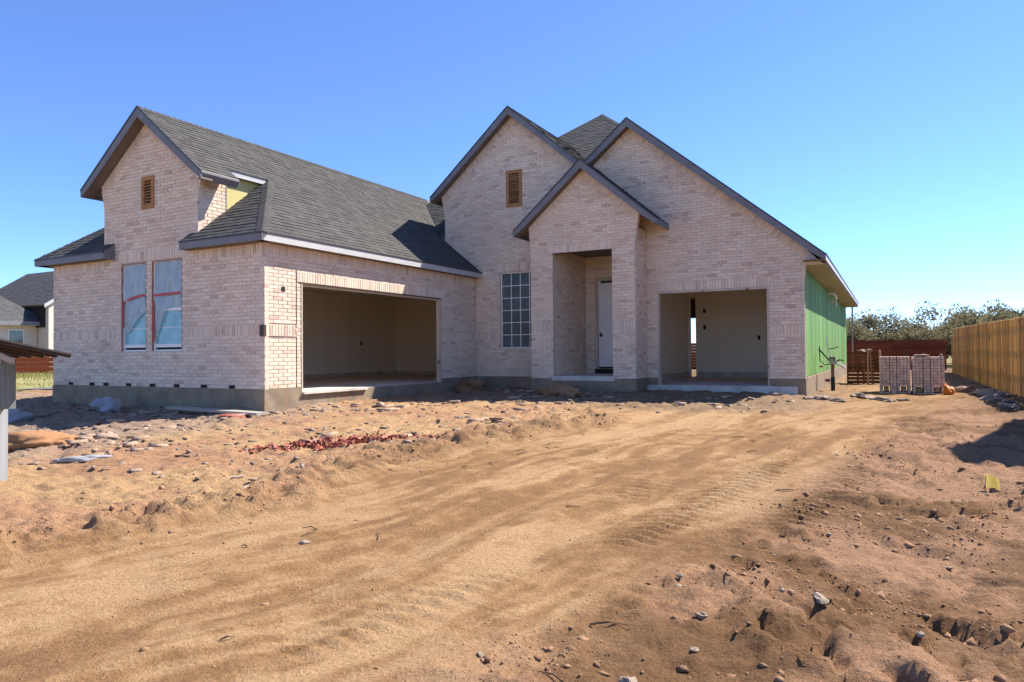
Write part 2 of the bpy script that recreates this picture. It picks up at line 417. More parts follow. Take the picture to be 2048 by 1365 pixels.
# ------------------------------------------------------------------ shingled roof planes
def roof_plane(parent, poly3, thick=0.11, mat='shingle', name='roof', expo=0.145, shingles=True, deck='deck'):
    P = [Vector(p) for p in poly3]
    nn = Vector((0, 0, 0))
    for i in range(len(P)): nn += (P[i]-P[0]).cross(P[(i+1) % len(P)]-P[0])
    nn.normalize()
    if nn.z < 0: nn = -nn
    U = Vector((0, 0, 1)).cross(nn).normalized(); V = nn.cross(U).normalized()
    O = P[0]; uv = [((p-O).dot(U), (p-O).dot(V)) for p in P]
    m = MB(); m.prism([p for p in P], -nn*thick)
    ro = m.build(name, deck, parent)
    if not shingles: return ro
    s = MB(); v0 = min(q[1] for q in uv); v1 = max(q[1] for q in uv); v = v0-0.02; first = True
    while v < v1:
        a, b = v, min(v+expo, v1)
        ea = 1e-3
        sa, sb = spans(uv, max(a, v0)+ea), spans(uv, b-ea)
        if len(sa) != len(sb): sm = spans(uv, (a+b)/2); sa = sb = sm
        for (l0, r0), (l1, r1) in zip(sa, sb):
            u = min(l0, l1)-random.random()*0.3; R = max(r0, r1)
            while u < R:
                wdt = random.choice((0.13, 0.17, 0.2, 0.26, 0.3)); x0, x1 = u+0.002, u+wdt-0.002; u += wdt
                p = [max(x0, l0), min(x1, r0), min(x1, r1), max(x0, l1)]
                if p[1] <= p[0] and p[2] <= p[3]: continue
                p[1] = max(p[1], p[0]); p[2] = max(p[2], p[3])
                hi = 0.011+(0.006 if random.random() < 0.45 else 0)
                def pt(uu, vv, h): return O+U*uu+V*vv+nn*h
                s.add([pt(p[0], a, hi), pt(p[1], a, hi), pt(p[2], b+0.01, 0.003), pt(p[3], b+0.01, 0.003), pt(p[0], a, 0.0), pt(p[1], a, 0.0)],
                      [(0, 1, 2, 3), (4, 5, 1, 0)], random.betavariate(2, 2))
        v += expo
    s.build('shingles', mat, ro, kind='stuff')
    return ro
def ridge_caps(parent, p, q, n1, n2, mat='shingle', name='ridge_cap'):
    p, q = Vector(p), Vector(q); d = (q-p); L = d.length; d.normalize()
    s = MB(); n1, n2 = Vector(n1).normalized(), Vector(n2).normalized(); mid = (n1+n2).normalized()
    a1 = d.cross(n1); a2 = d.cross(n2)
    if a1.dot(n1-n2) < 0: a1 = -a1
    if a2.dot(n2-n1) < 0: a2 = -a2
    k = 0.0
    while k < L:
        e = min(k+0.16, L); h0, h1 = 0.024, 0.012; t = random.betavariate(2, 2)
        A, B = p+d*k, p+d*e
        s.add([A+mid*h0, A+a1*0.13+n1*h0*0.8, B+a1*0.13+n1*h1, B+mid*h1, A+a2*0.13+n2*h0*0.8, B+a2*0.13+n2*h1, A-mid*0.01],
              [(0, 1, 2, 3), (0, 3, 5, 4), (0, 6, 1), (0, 4, 6)], t)
        k += 0.145
    return s.build(name, mat, parent, kind='stuff')

# ------------------------------------------------------------------ ground
PERM = rng.permutation(512)
PERM = np.concatenate([PERM, PERM, PERM]).astype(np.int64)
VALS = rng.random(512)
def vnoise(x, y, seed=0):
    xi = np.floor(x).astype(np.int64); yi = np.floor(y).astype(np.int64); fx = x-xi; fy = y-yi
    fx = fx*fx*fx*(fx*(fx*6-15)+10); fy = fy*fy*fy*(fy*(fy*6-15)+10)
    def h(i, j): return VALS[PERM[(PERM[(i+seed*37) & 511]+(j & 511)) & 511]]
    a, b, c, d = h(xi, yi), h(xi+1, yi), h(xi, yi+1), h(xi+1, yi+1)
    return (a*(1-fx)+b*fx)*(1-fy)+(c*(1-fx)+d*fx)*fy
def fbm(x, y, o=4, seed=0, g=0.5):
    r = 0; a = 1; t = 0
    for k in range(o):
        r = r+a*vnoise(x*2**k+k*17.3, y*2**k-k*9.1, seed+k); t += a; a *= g
    return r/t
def sstep(a, b, x):
    t = np.clip((x-a)/(b-a), 0, 1); return t*t*(3-2*t)
def track(y): return 8.55+0.19*y-0.022*np.maximum(0, -y-5)**2
def berm(y): return 5.35+0.10*(y+3)+0.35*np.sin(y*0.9)+0.9*sstep(-3.5, 0.5, y)-1.6*sstep(0.5, 3.0, y)
def gauss(x, s): return np.exp(-(x/s)**2)
def zones(x, y):
    s = x-track(y)
    near = sstep(14, 5, y)
    right = sstep(1.5, 2.5, s+0.8*(fbm(x*0.5, y*0.5, 3, 5)-0.5))*near
    b = x-berm(y)
    left = sstep(0.3, -0.5, b+0.7*(fbm(x*0.6, y*0.6, 3, 8)-0.5))*sstep(7.5, 5, y)
    bermz = gauss(b+0.4*(fbm(x*0.8, y*0.8, 3, 3)-0.5), 0.42)*sstep(3.5, 1.5, y)
    front = sstep(2.6, 4.2, y+1.2*(fbm(x*0.5, y*0.5, 3, 9)-0.5))*sstep(10.5, 9.0, x)*sstep(-0.5, 0.6, x)
    wash = sstep(-8.6, -6.9, -np.abs(y+1.8)*2.2+0*x)*sstep(2.0, -0.5, x)          # rubble in front of the left wing
    return s, right, left, bermz, front, wash
def height(x, y):
    x = np.asarray(x, float); y = np.asarray(y, float)
    t = sstep(3, -8, y)
    z = -0.45-0.38*t
    z = z+0.10*sstep(5.5, 7.5, y)*sstep(9.6, 8.0, x)*sstep(-0.5, 0.3, x)      # banked up in the courtyard
    z = z+0.18*sstep(-9, -22, x)
    z = z-0.05*sstep(9.5, 11.5, x)*sstep(9, 3, y)
    s, right, left, bermz, front, wash = zones(x, y)
    far = sstep(60, 25, np.hypot(x-8, y))
    z = z+far*0.07*(fbm(x*0.35, y*0.35, 3, 1)-0.5)
    z = z+far*0.035*(fbm(x*1.6, y*1.6, 3, 2)-0.5)
    nearm = sstep(22, 12, y)
    # long wheel streaks on the track
    tr = sstep(2.4, 1.6, np.abs(s+0.6))*nearm
    z = z+tr*0.014*(fbm(s*4.2, y*0.22, 3, 11)-0.5)*2
    for c0, wd, dp in ((-1.55, 0.22, 0.016), (0.15, 0.25, 0.022), (-2.4, 0.2, 0.01), (0.95, 0.2, 0.014)):
        z = z-nearm*dp*gauss(s-c0-0.12*np.sin(y*0.7), wd)
        z = z+nearm*dp*0.7*gauss(np.abs(s-c0-0.12*np.sin(y*0.7))-wd*1.7, wd*0.4)*fbm(x*3, y*3, 3, 4)
    # lug marks of a machine
    for c0, y0, y1, dp in ((1.55, -5.2, -0.8, 0.035), (2.35, -4.3, -1.6, 0.045), (0.75, -3.9, -2.4, 0.02), (1.9, -0.6, 1.5, 0.02), (-2.3, -6.8, -3.0, 0.014), (-0.7, -2.0, 2.5, 0.012), (1.2, -7.6, -5.6, 0.022)):
        m = gauss(s-c0, 0.2)*sstep(y0, y0+0.4, y)*sstep(y1, y1-0.4, y)
        ph = (y+0.35*np.abs(s-c0))*2*math.pi/0.14
        z = z+m*dp*np.tanh(2.5*np.sin(ph))*0.8*(0.5+0.5*fbm(x*2, y*2, 2, 6))
    # crumbly zones
    lump = (fbm(x*3.2, y*3.2, 5, 21, 0.62)-0.5); rid = 1-np.abs(fbm(x*2.1, y*2.1, 4, 31)-0.5)*4
    z = z+bermz*(0.06+0.17*lump)
    crumb = fbm(x*9, y*9, 4, 23, 0.65)-0.5
    z = z+nearm*0.020*crumb*(0.35+1.6*np.maximum(np.maximum(right, bermz), np.maximum(left, front)))
    cl1 = sstep(0.50, 0.56, fbm(x*3.3, y*3.3, 4, 27, 0.6)); cl2 = sstep(0.52, 0.57, fbm(x*8.5, y*8.5, 3, 28, 0.6))
    z = z+np.maximum(right, bermz*0.8)*(0.055*cl1+0.022*cl2)*sstep(0.38, 0.6, fbm(x*0.9, y*0.9, 2, 29))+np.maximum(left, front)*(0.022*cl1+0.012*cl2)
    pil = np.abs(fbm(x*4.2, y*4.2, 2, 33)-0.5)*2+0.5*np.abs(fbm(x*10.5, y*10.5, 2, 34)-0.5)*2
    patch = sstep(0.40, 0.60, fbm(x*0.8, y*0.8, 3, 41))
    z = z+right*(0.055*lump+0.06*pil*(0.2+patch))+bermz*0.08*pil+np.maximum(left, front)*0.035*pil
    z = z+left*(0.07*lump+0.03)
    z = z+front*0.09*lump
    z = z+wash*(0.13*lump+0.02)
    pit = gauss(x-11.15, 0.35)*gauss(y+4.3, 0.22)+0.8*gauss(x-10.55, 0.3)*gauss(y+5.0, 0.15)
    z = z-0.07*pit
    z = z+0.006*(fbm(x*14, y*14, 3, 51)-0.5)*far
    inside = ((x > -7.2) & (x < -0.1) & (y > 0.1) & (y < 27)) | ((x > 0) & (x < 9.1) & (y > 8.3) & (y < 27)) | ((x > 2.45) & (x < 5.2) & (y > 7.3) & (y < 9))
    return np.where(inside, np.minimum(z, -0.62), z)
def gz(x, y): return float(height(np.array([x]), np.array([y]))[0])
def axis(segs):
    out = []
    for a, b, st in segs: out += list(np.arange(a, b, st))
    return np.array(out)
def grow(start, step, k, lim, sgn):
    o = []; p = start
    while abs(p) < lim: step *= k; p += sgn*step; o.append(p)
    return o
gx = np.array(sorted(grow(-10, 0.12, 1.22, 700, -1))+list(axis([(-10, 3, 0.07), (3, 13.6, 0.035), (13.6, 16, 0.12)]))+grow(16, 0.12, 1.22, 700, 1))
gy = np.array(sorted(grow(-10.5, 0.06, 1.25, 500, -1))+list(axis([(-10.5, -1.5, 0.03), (-1.5, 4, 0.05), (4, 13, 0.09), (13, 34, 0.35)]))+grow(34, 0.35, 1.22, 900, 1))
GX, GY = np.meshgrid(gx, gy)
GZ = height(GX, GY)
def build_ground():
    ny, nx = GX.shape; co = np.stack([GX, GY, GZ], -1).reshape(-1, 3).astype(np.float32)
    i = np.arange(ny*nx).reshape(ny, nx)
    f = np.stack([i[:-1, :-1], i[:-1, 1:], i[1:, 1:], i[1:, :-1]], -1).reshape(-1, 4).astype(np.int32)
    me = bpy.data.meshes.new('ground'); me.vertices.add(len(co)); me.vertices.foreach_set('co', co.ravel())
    me.loops.add(f.size); me.loops.foreach_set('vertex_index', f.ravel())
    me.polygons.add(len(f)); me.polygons.foreach_set('loop_start', np.arange(0, f.size, 4, dtype=np.int32)); me.polygons.foreach_set('loop_total', np.full(len(f), 4, np.int32))
    me.update(calc_edges=True)
    x, y = GX.ravel(), GY.ravel()
    s, right, left, bermz, front, wash = zones(x, y)
    tan = np.array([0.295, 0.166, 0.074]); dry = np.array([0.435, 0.277, 0.142]); brown = np.array([0.195, 0.106, 0.052])
    pink = np.array([0.325, 0.188, 0.11]); orange = np.array([0.385, 0.218, 0.125]); grey = np.array([0.22, 0.155, 0.10]); grassc = np.array([0.22, 0.19, 0.075])
    def mix(c, d, k): return c*(1-k[:, None])+d*k[:, None]
    c = np.tile(tan, (len(x), 1))
    sw = s+0.5*(fbm(x*0.6, y*0.6, 3, 62)-0.5)+0.14*(fbm(x*3, y*3, 3, 63)-0.5)
    st = fbm(sw*2.0, y*0.38+3, 5, 61, 0.62); st2 = fbm(sw*8.5, y*0.8, 4, 71, 0.6); brk = fbm(x*5.5, y*5.5, 4, 64, 0.65)
    big = fbm(x*0.45, y*0.45, 3, 81)
    c = mix(c, dry, sstep(0.42, 0.58, 0.38*st+0.24*st2+0.16*big+0.22*brk)*1.0)
    c = mix(c, brown, sstep(0.49, 0.36, 0.36*st+0.26*st2+0.16*big+0.22*brk)*0.5)
    c = mix(c, brown*1.15, bermz*0.6)
    c = mix(c, mix(np.tile(pink, (len(x), 1)), brown*0.85, sstep(0.38, 0.56, fbm(x*0.9, y*0.9, 4, 91))), right*0.9)
    c = mix(c, mix(np.tile(orange, (len(x), 1)), dry*1.02, sstep(0.4, 0.62, fbm(x*1.1, y*1.1, 4, 95))), left*0.8)
    c = mix(c, grey, front*0.75); c = mix(c, np.array([0.29, 0.22, 0.175]), wash*0.7)
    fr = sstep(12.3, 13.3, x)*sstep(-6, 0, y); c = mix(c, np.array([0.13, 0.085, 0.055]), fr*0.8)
    c = mix(c, brown*0.9, sstep(9.4, 10.4, x)*sstep(3, 8, y)*0.35)
    out = np.maximum(np.maximum(sstep(-11, -16, x), sstep(34, 42, y)), np.maximum(sstep(20, 30, x), sstep(-16, -24, y)))
    c = mix(c, grassc, out*0.9)
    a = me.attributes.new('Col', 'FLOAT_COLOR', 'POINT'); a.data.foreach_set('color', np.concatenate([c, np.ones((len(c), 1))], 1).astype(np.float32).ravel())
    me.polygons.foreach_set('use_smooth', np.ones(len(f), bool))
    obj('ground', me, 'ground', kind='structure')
build_ground()

# ------------------------------------------------------------------ the brick house
HOUSE = empty('brick_house', (1.0, 8.0, -0.45), 'unfinished pale pink brick house with grey shingle roof and open garages', 'house')
XC, ZR, SR, SL = -3.62, 6.21, 0.81, 0.77          # left wing ridge
WL, EV, RK = -7.35, 3.10, 0.25                     # left wall, eave height, rake overhang
GR, GL = -1.98, -5.26                              # gable tower sides
EX = XC+(ZR-EV)/SR; EXL = XC-(ZR-EV)/SL            # eave lines
L1 = 8.11
X, Y, Z = Vector((1, 0, 0)), Vector((0, 1, 0)), Vector((0, 0, 1))
def zw(x): return ZR-(SR if x > XC else SL)*abs(x-XC)
# left wing, front wall
gtr, gtl = XC+1.77, XC-1.77
apex = (XC, ZR-0.17)
poly = [(WL, 0), (0, 0), (0, 2.95), (GR, 2.95), (GR, 4.0), (GR+0.04, 4.25), (gtr, zw(gtr)-0.17), apex, (gtl, zw(gtl)-0.17), (GL-0.04, 4.25), (GL, 4.0), (GL, 2.95), (WL, 2.95)]
WIN = [(-4.62, -3.72, 0.78, 2.81), (-3.52, -2.50, 0.78, 2.81)]
LV = (-3.84, -3.44, 4.02, 4.70)
weeps = [(u-0.10, u+0.10, 0.045) for u in (-6.59, -5.74, -5.19, -4.33, -3.49, -2.66, -1.79, -0.93)]
wf = wall('front_wall', HOUSE, (0, 0, 0), X, -Y, poly, holes=WIN+[LV],
     soldiers=[(WL, GL-0.02, 2.70, 2.94), (GR+0.02, 0, 2.70, 2.94), (-4.75, -2.35, 2.83, 3.06), (WL, -4.75, 1.07, 1.30), (-2.40, 0, 1.07, 1.30)],
     rakes=[(apex, (gtr, zw(gtr)-0.17)), ((gtl, zw(gtl)-0.17), apex)], gaps=weeps)
for a, b, v in weeps: box_part('weep_hole', (a+0.01, -0.0095, 0.008), (b-0.01, -0.0075, 0.075), 'dark', wf)
# garage wall facing the court
G0, G1, GT, GB = 0.99, 6.25, 2.21, -0.10
wg = wall('garage_side_wall', HOUSE, (0, 0, 0), Y, X, [(0, 0), (L1, 0), (L1, 2.95), (0, 2.95)], holes=[(G0, G1, -0.2, GT)],
     soldiers=[(0, L1, 2.70, 2.94), (G0-0.12, G1+0.12, GT+0.005, GT+0.24), (0.06, G0-0.16, 1.07, 1.30), (G1+0.1, L1, 1.07, 1.30)], thick=0.12)
box_part('vent_hole', (0.001, 0.445, 1.99), (0.006, 0.545, 2.09), 'dark', wg)
box_part('meter_box', (-0.10, -0.035, 1.06), (0.02, 0.03, 1.29), 'steel', wf)
mb = MB(); mb.box((0.004, G0-0.14, GB+0.1), (0.008, G0-0.125, 1.05)); mb.box((0.004, G0-0.14, 1.33), (0.008, G0-0.125, GT+0.26)); mb.box((0.004, 0.10, 1.055), (0.008, G0-0.125, 1.068))
mb.build('control_joint', 'drip', wg)
# gable tower, side return: brick then yellow sheathing
wt = wall('tower_side_wall', HOUSE, (GR, 0, 0), Y, X, [(0, 2.98), (0.02, 2.98), (0.72, 3.40), (0.72, 4.62), (0, 4.62)], thick=0.1)
mb = MB(); mb.prism([(GR-0.03, y, z) for y, z in ((0.74, 3.4), (2.2, 4.7), (2.2, 4.80), (0.74, 4.80))], (-0.05, 0, 0)); mb.build('sheathing', 'yellow', HOUSE, label='yellow foam sheathing on the tower side')
box_part('control_joint', (GR-0.02, 0.715, 3.3), (GR+0.006, 0.742, 4.6), 'trim', wt)
# main front wall with both gables
AX, AZ, SA = 1.29, 7.85, 0.86
BX, BZ, SB = 4.88, 6.91, 0.832
BR = 9.17
ael = -1.44; aez = AZ-SA*(AX-ael); bex = 9.65; bez = BZ-SB*(bex-BX)
vx = (AZ+SA*AX-BZ+SB*BX)/(SA+SB); vz = AZ-SA*(vx-AX)-0.17
aap, bap = (AX, AZ-0.17), (BX, BZ-0.17)
atl = (-1.22, AZ-0.17-SA*(AX+1.22)); btr = (BR+0.09, BZ-0.17-SB*(BR+0.09-BX))
S0, S1, ST, SBm = 5.58, 8.354, 2.256, -0.18
NW = (0.83, 2.13, 0.81, 3.07); AV = (1.10, 1.58, 4.98, 6.02)
poly = [(0.0, 0), (BR, 0), (BR, 2.3), (BR+0.03, 2.6), btr, bap, (vx, vz), aap, atl, (-1.12, 5.05), (-1.09, 4.8), (-1.09, 3.1), (0.0, 3.1)]
PO0, PO1, PT, PB = 3.0, 4.68, 3.344, 0.06
wm = wall('main_front_wall', HOUSE, (0, L1, 0), X, -Y, poly, holes=[NW, AV, (S0, S1, -0.3, ST), (3.0, 4.95, -0.1, 3.6)],
     soldiers=[(NW[0]-0.1, 2.3, 3.08, 3.31), (S0-0.12, S1+0.12, ST+0.005, ST+0.24), (0, NW[0]-0.06, 1.07, 1.30), (S1+0.1, BR, 1.07, 1.30)],
     rakes=[(aap, (vx, vz)), (atl, aap), ((vx, vz), bap), (bap, btr)])
# porch
LP = 7.15; PX, PZ, SP = 3.93, 5.71, 0.865; PL, PR = 2.34, 5.30
pex = 1.96; pez = PZ-SP*pex
pap = (PX, PZ-0.17); ptr = (PR+0.13, PZ-0.17-SP*(PR+0.13-PX)); ptl = (PL-0.06, PZ-0.17-SP*(PX-PL+0.06))
wp = wall('porch_front_wall', HOUSE, (0, LP, 0), X, -Y, [(PL, 0), (PR, 0), (PR, 3.45), (PR+0.04, 3.75), ptr, pap, ptl, (PL-0.03, 3.75), (PL, 3.45)], holes=[(PO0, PO1, -0.2, PT)],
     soldiers=[(PO0-0.12, PO1+0.12, PT+0.005, PT+0.24), (PL, PO0-0.05, 1.25, 1.48), (PO1+0.05, PR, 1.25, 1.48)], rakes=[(pap, ptr), (ptl, pap)], thick=0.12)
wall('porch_side_wall', HOUSE, (PR, LP+0.012, 0), Y, X, [(0, 0), (L1-LP-0.02, 0), (L1-LP-0.02, 3.9), (0, 3.9)], thick=0.1)
wall('porch_side_wall', HOUSE, (PL, LP+0.012, 0), Y, -X, [(0, 0), (L1-LP-0.02, 0), (L1-LP-0.02, 3.9), (0, 3.9)], thick=0.1)
DY = 9.44
wall('porch_inner_wall', HOUSE, (PO0, LP+0.13, 0), Y, X, [(0, 0.06), (DY-LP-0.13, 0.06), (DY-LP-0.13, 3.55), (0, 3.55)], thick=0.1)
DR = (3.30, 4.36, 0.20, 2.88)
wb = wall('porch_back_wall', HOUSE, (0, DY, 0), X, -Y, [(PO0, 0.06), (4.9, 0.06), (4.9, 3.55), (PO0, 3.55)], holes=[DR], soldiers=[(DR[0]-0.1, DR[1]+0.1, DR[3]+0.01, DR[3]+0.24)], thick=0.1)
mb = MB(); mb.box((4.9, LP+0.14, 0.06), (5.0, DY, 3.55)); mb.build('porch_inner_wall', 'mortar', HOUSE)
box_part('porch_ceiling', (PO0-0.1, LP+0.13, 3.50), (5.0, DY+0.1, 3.56), 'soffit', HOUSE)
box_part('porch_lintel', (PO0-0.06, LP+0.002, PT-0.012), (PO1+0.06, LP+0.125, PT+0.006), 'steel', wp)
# front door
dr = MB(); dr.box((DR[0]+0.09, DY+0.05, DR[2]+0.06), (DR[1]-0.09, DY+0.095, DR[3]-0.09)); door = dr.build('door', 'door', HOUSE, label='plain white front door inside the brick porch')
mb = MB(); mb.box((DR[0]+0.01, DY-0.01, DR[2]), (DR[0]+0.085, DY+0.1, DR[3]-0.01)); mb.box((DR[1]-0.085, DY-0.01, DR[2]), (DR[1]-0.01, DY+0.1, DR[3]-0.01)); mb.box((DR[0]+0.085, DY-0.008, DR[3]-0.085), (DR[1]-0.085, DY+0.1, DR[3]-0.012)); mb.build('door_frame', 'buck', door)
mb = MB(); mb.box((DR[0]+0.14, DY+0.02, 1.14), (DR[0]+0.19, DY+0.05, 1.26)); mb.tube([(DR[0]+0.165, DY+0.045, 1.17), (DR[0]+0.165, DY-0.01, 1.17), (DR[0]+0.26, DY-0.012, 1.17)], 0.011, 8); mb.build('handle', 'steel', door)
box_part('gap', (DR[0]+0.17, DY+0.047, DR[3]-0.16), (DR[1]-0.1, DY+0.051, DR[3]-0.098), 'dark', door)
box_part('threshold', (DR[0], DY-0.06, 0.06), (DR[1], DY+0.1, DR[2]+0.0), 'dark', door)
# foundations
def fnd(pts, name='foundation'):
    m = MB()
    for a, b in pts: m.box(a, b)
    return m.build(name, 'conc', HOUSE)
fz = -0.85
fnd([((WL-0.01, -0.012, fz), (0.012, 0.3, -0.002))]); fnd([((-0.3, 0.3, fz), (0.012, L1-0.01, GB-0.003)), ((-0.3, 0.3, GB-0.002), (0.010, G0-0.004, -0.002)), ((-0.3, G1+0.004, GB-0.002), (0.010, L1-0.01, -0.002))])
fnd([((WL-0.01, 0.3, fz), (WL+0.2, 27.2, -0.002))]); fnd([((0.012, L1-0.014, fz), (S0, 8.4, -0.003)), ((S0, L1-0.014, fz), (S1, 8.4, SBm-0.003)), ((S1, L1-0.014, fz), (BR+0.012, 8.4, -0.003))])
fnd([((PL-0.014, LP-0.014, fz), (PR+0.014, L1-0.02, -0.004))], 'porch_slab_edge'); fnd([((BR-0.25, 8.4, fz), (BR+0.015, 27.3, 0.02))])
box_part('porch_slab', (PO0-0.25, LP+0.01, -0.1), (4.95, DY+0.1, PB), 'slab', HOUSE)
box_part('porch_step', (PO0-0.04, LP-0.03, -0.06), (PO1+0.04, LP+0.12, PB+0.004), 'slab', HOUSE)
box_part('garage_floor', (-6.7, 0.2, -0.5), (-0.012, 12.85, GB), 'slab', HOUSE)
box_part('sunlit_sill_strip', (-0.02, G0+0.01, GB-0.045), (0.08, 3.05, GB-0.006), 'slab', HOUSE, label='pale strip standing for the sunlit stretch of the garage sill')  # pale strip stands in for the stretch of sill in the sun
box_part('garage_floor', (4.85, 8.0, -0.6), (9.0, 14.2, SBm), 'slab', HOUSE)
# interiors
def room(x0, x1, y0, y1, z0, z1, skip=(), doors={}):
    d = 0.06
    for nm, a, b in (('w', (x0-d, y0, z0), (x0, y1, z1)), ('e', (x1, y0, z0), (x1+d, y1, z1)), ('s', (x0-d, y0-d, z0), (x1+d, y0, z1)), ('n', (x0-d, y1, z0), (x1+d, y1+d, z1)), ('c', (x0-d, y0-d, z1), (x1+d, y1+d, z1+d))):
        if nm in skip: continue
        m = MB()
        if nm in doors:
            h0, h1, ht = doors[nm]
            m.box((a[0], a[1], a[2]), (h0, b[1], b[2])); m.box((h1, a[1], a[2]), (b[0], b[1], b[2])); m.box((h0, a[1], ht), (h1, b[1], b[2]))
        else: m.box(a, b)
        m.build('garage_ceiling' if nm == 'c' else 'garage_wall', 'drywall', HOUSE)
room(-6.55, -0.14, 0.28, 12.75, GB, 2.86, skip=('e',), doors={'n': (-4.55, -3.7, 2.3)})
mb = MB()
for q in cells([(0.22, GB), (12.75, GB), (12.75, 2.86), (0.22, 2.86)], [(G0, G1, GB-0.1, GT)]): mb.prism([(-0.135, u, v) for u, v in q], (-0.03, 0, 0))
mb.build('garage_wall', 'drywall', HOUSE)
mb = MB(); mb.box((-6.54, 0.29, GB), (-6.47, 12.74, 0.02)); mb.box((-6.47, 12.67, GB), (-4.6, 12.74, 0.02)); mb.build('garage_curb', 'slab', HOUSE)
box_part('dark_hall_panel', (-4.8, 13.8, GB), (-3.4, 13.9, 2.5), 'dark', HOUSE)  # dark panel stands in for the unlit room past the doorway
for yy in (1.5, 2.72, 3.94, 5.16, 6.38, 7.6, 8.82, 10.04, 11.26): box_part('drywall_seam', (-6.552, yy-0.03, 0.05), (-6.546, yy+0.03, 2.85), 'mud', HOUSE)
for yy in (7.2, 10.6): box_part('outlet_box', (-6.55, yy-0.04, 1.02), (-6.535, yy+0.04, 1.17), 'dark', HOUSE)
room(4.88, 9.0, 8.25, 14.0, SBm, 2.95, skip=('s',), doors={'n': (4.98, 5.15, 2.5)})
mb = MB()
for q in cells([(4.88, SBm), (9.0, SBm), (9.0, 2.95), (4.88, 2.95)], [(S0, S1, SBm-0.1, ST)]): mb.prism([(u, 8.245, v) for u, v in q], (0, 0.03, 0))
mb.build('garage_wall', 'drywall', HOUSE)
mb = MB(); mb.box((5.2, 13.93, SBm), (8.99, 13.99, 0.0)); mb.box((4.89, 8.3, SBm), (4.95, 13.9, 0.0)); mb.build('garage_curb', 'slab', HOUSE)
for xx, zz in ((5.45, 2.05), (5.45, 1.5), (7.2, 1.12)): box_part('outlet_box', (xx-0.04, 13.98, zz-0.07), (xx+0.04, 13.995, zz+0.07), 'dark', HOUSE)
box_part('breaker_panel', (7.75, 13.93, 1.2), (8.35, 13.99, 2.2), 'copper', HOUSE)
# garage door bucks and lintels
mb = MB(); mb.box((-0.14, G0, GB), (0.012, G0+0.035, GT-0.02)); bk = mb.build('door_jamb', 'buck', HOUSE)
box_part('door_jamb', (-0.14, G1-0.035, GB), (0.004, G1, GT-0.02), 'buck', HOUSE)
box_part('door_header', (-0.14, G0+0.035, GT-0.055), (-0.05, G1-0.035, GT-0.004), 'buck', HOUSE)
box_part('steel_lintel', (-0.12, G0-0.05, GT-0.008), (0.006, G1+0.05, GT+0.006), 'steel', HOUSE)
box_part('door_jamb', (S0, L1-0.006, SBm), (S0+0.05, L1+0.15, ST-0.02), 'buck', HOUSE); box_part('door_jamb', (S1-0.04, L1-0.006, SBm), (S1, L1+0.15, ST-0.02), 'buck', HOUSE)
box_part('door_header', (S0, L1-0.004, ST-0.05), (S1, L1+0.15, ST-0.002), 'buck', HOUSE)
mb = MB(); mb.tube([(-0.1, 3.7, 2.86), (-0.1, 3.7, 2.03)], 0.012, 6); mb.build('door_bracket', 'steel', HOUSE)
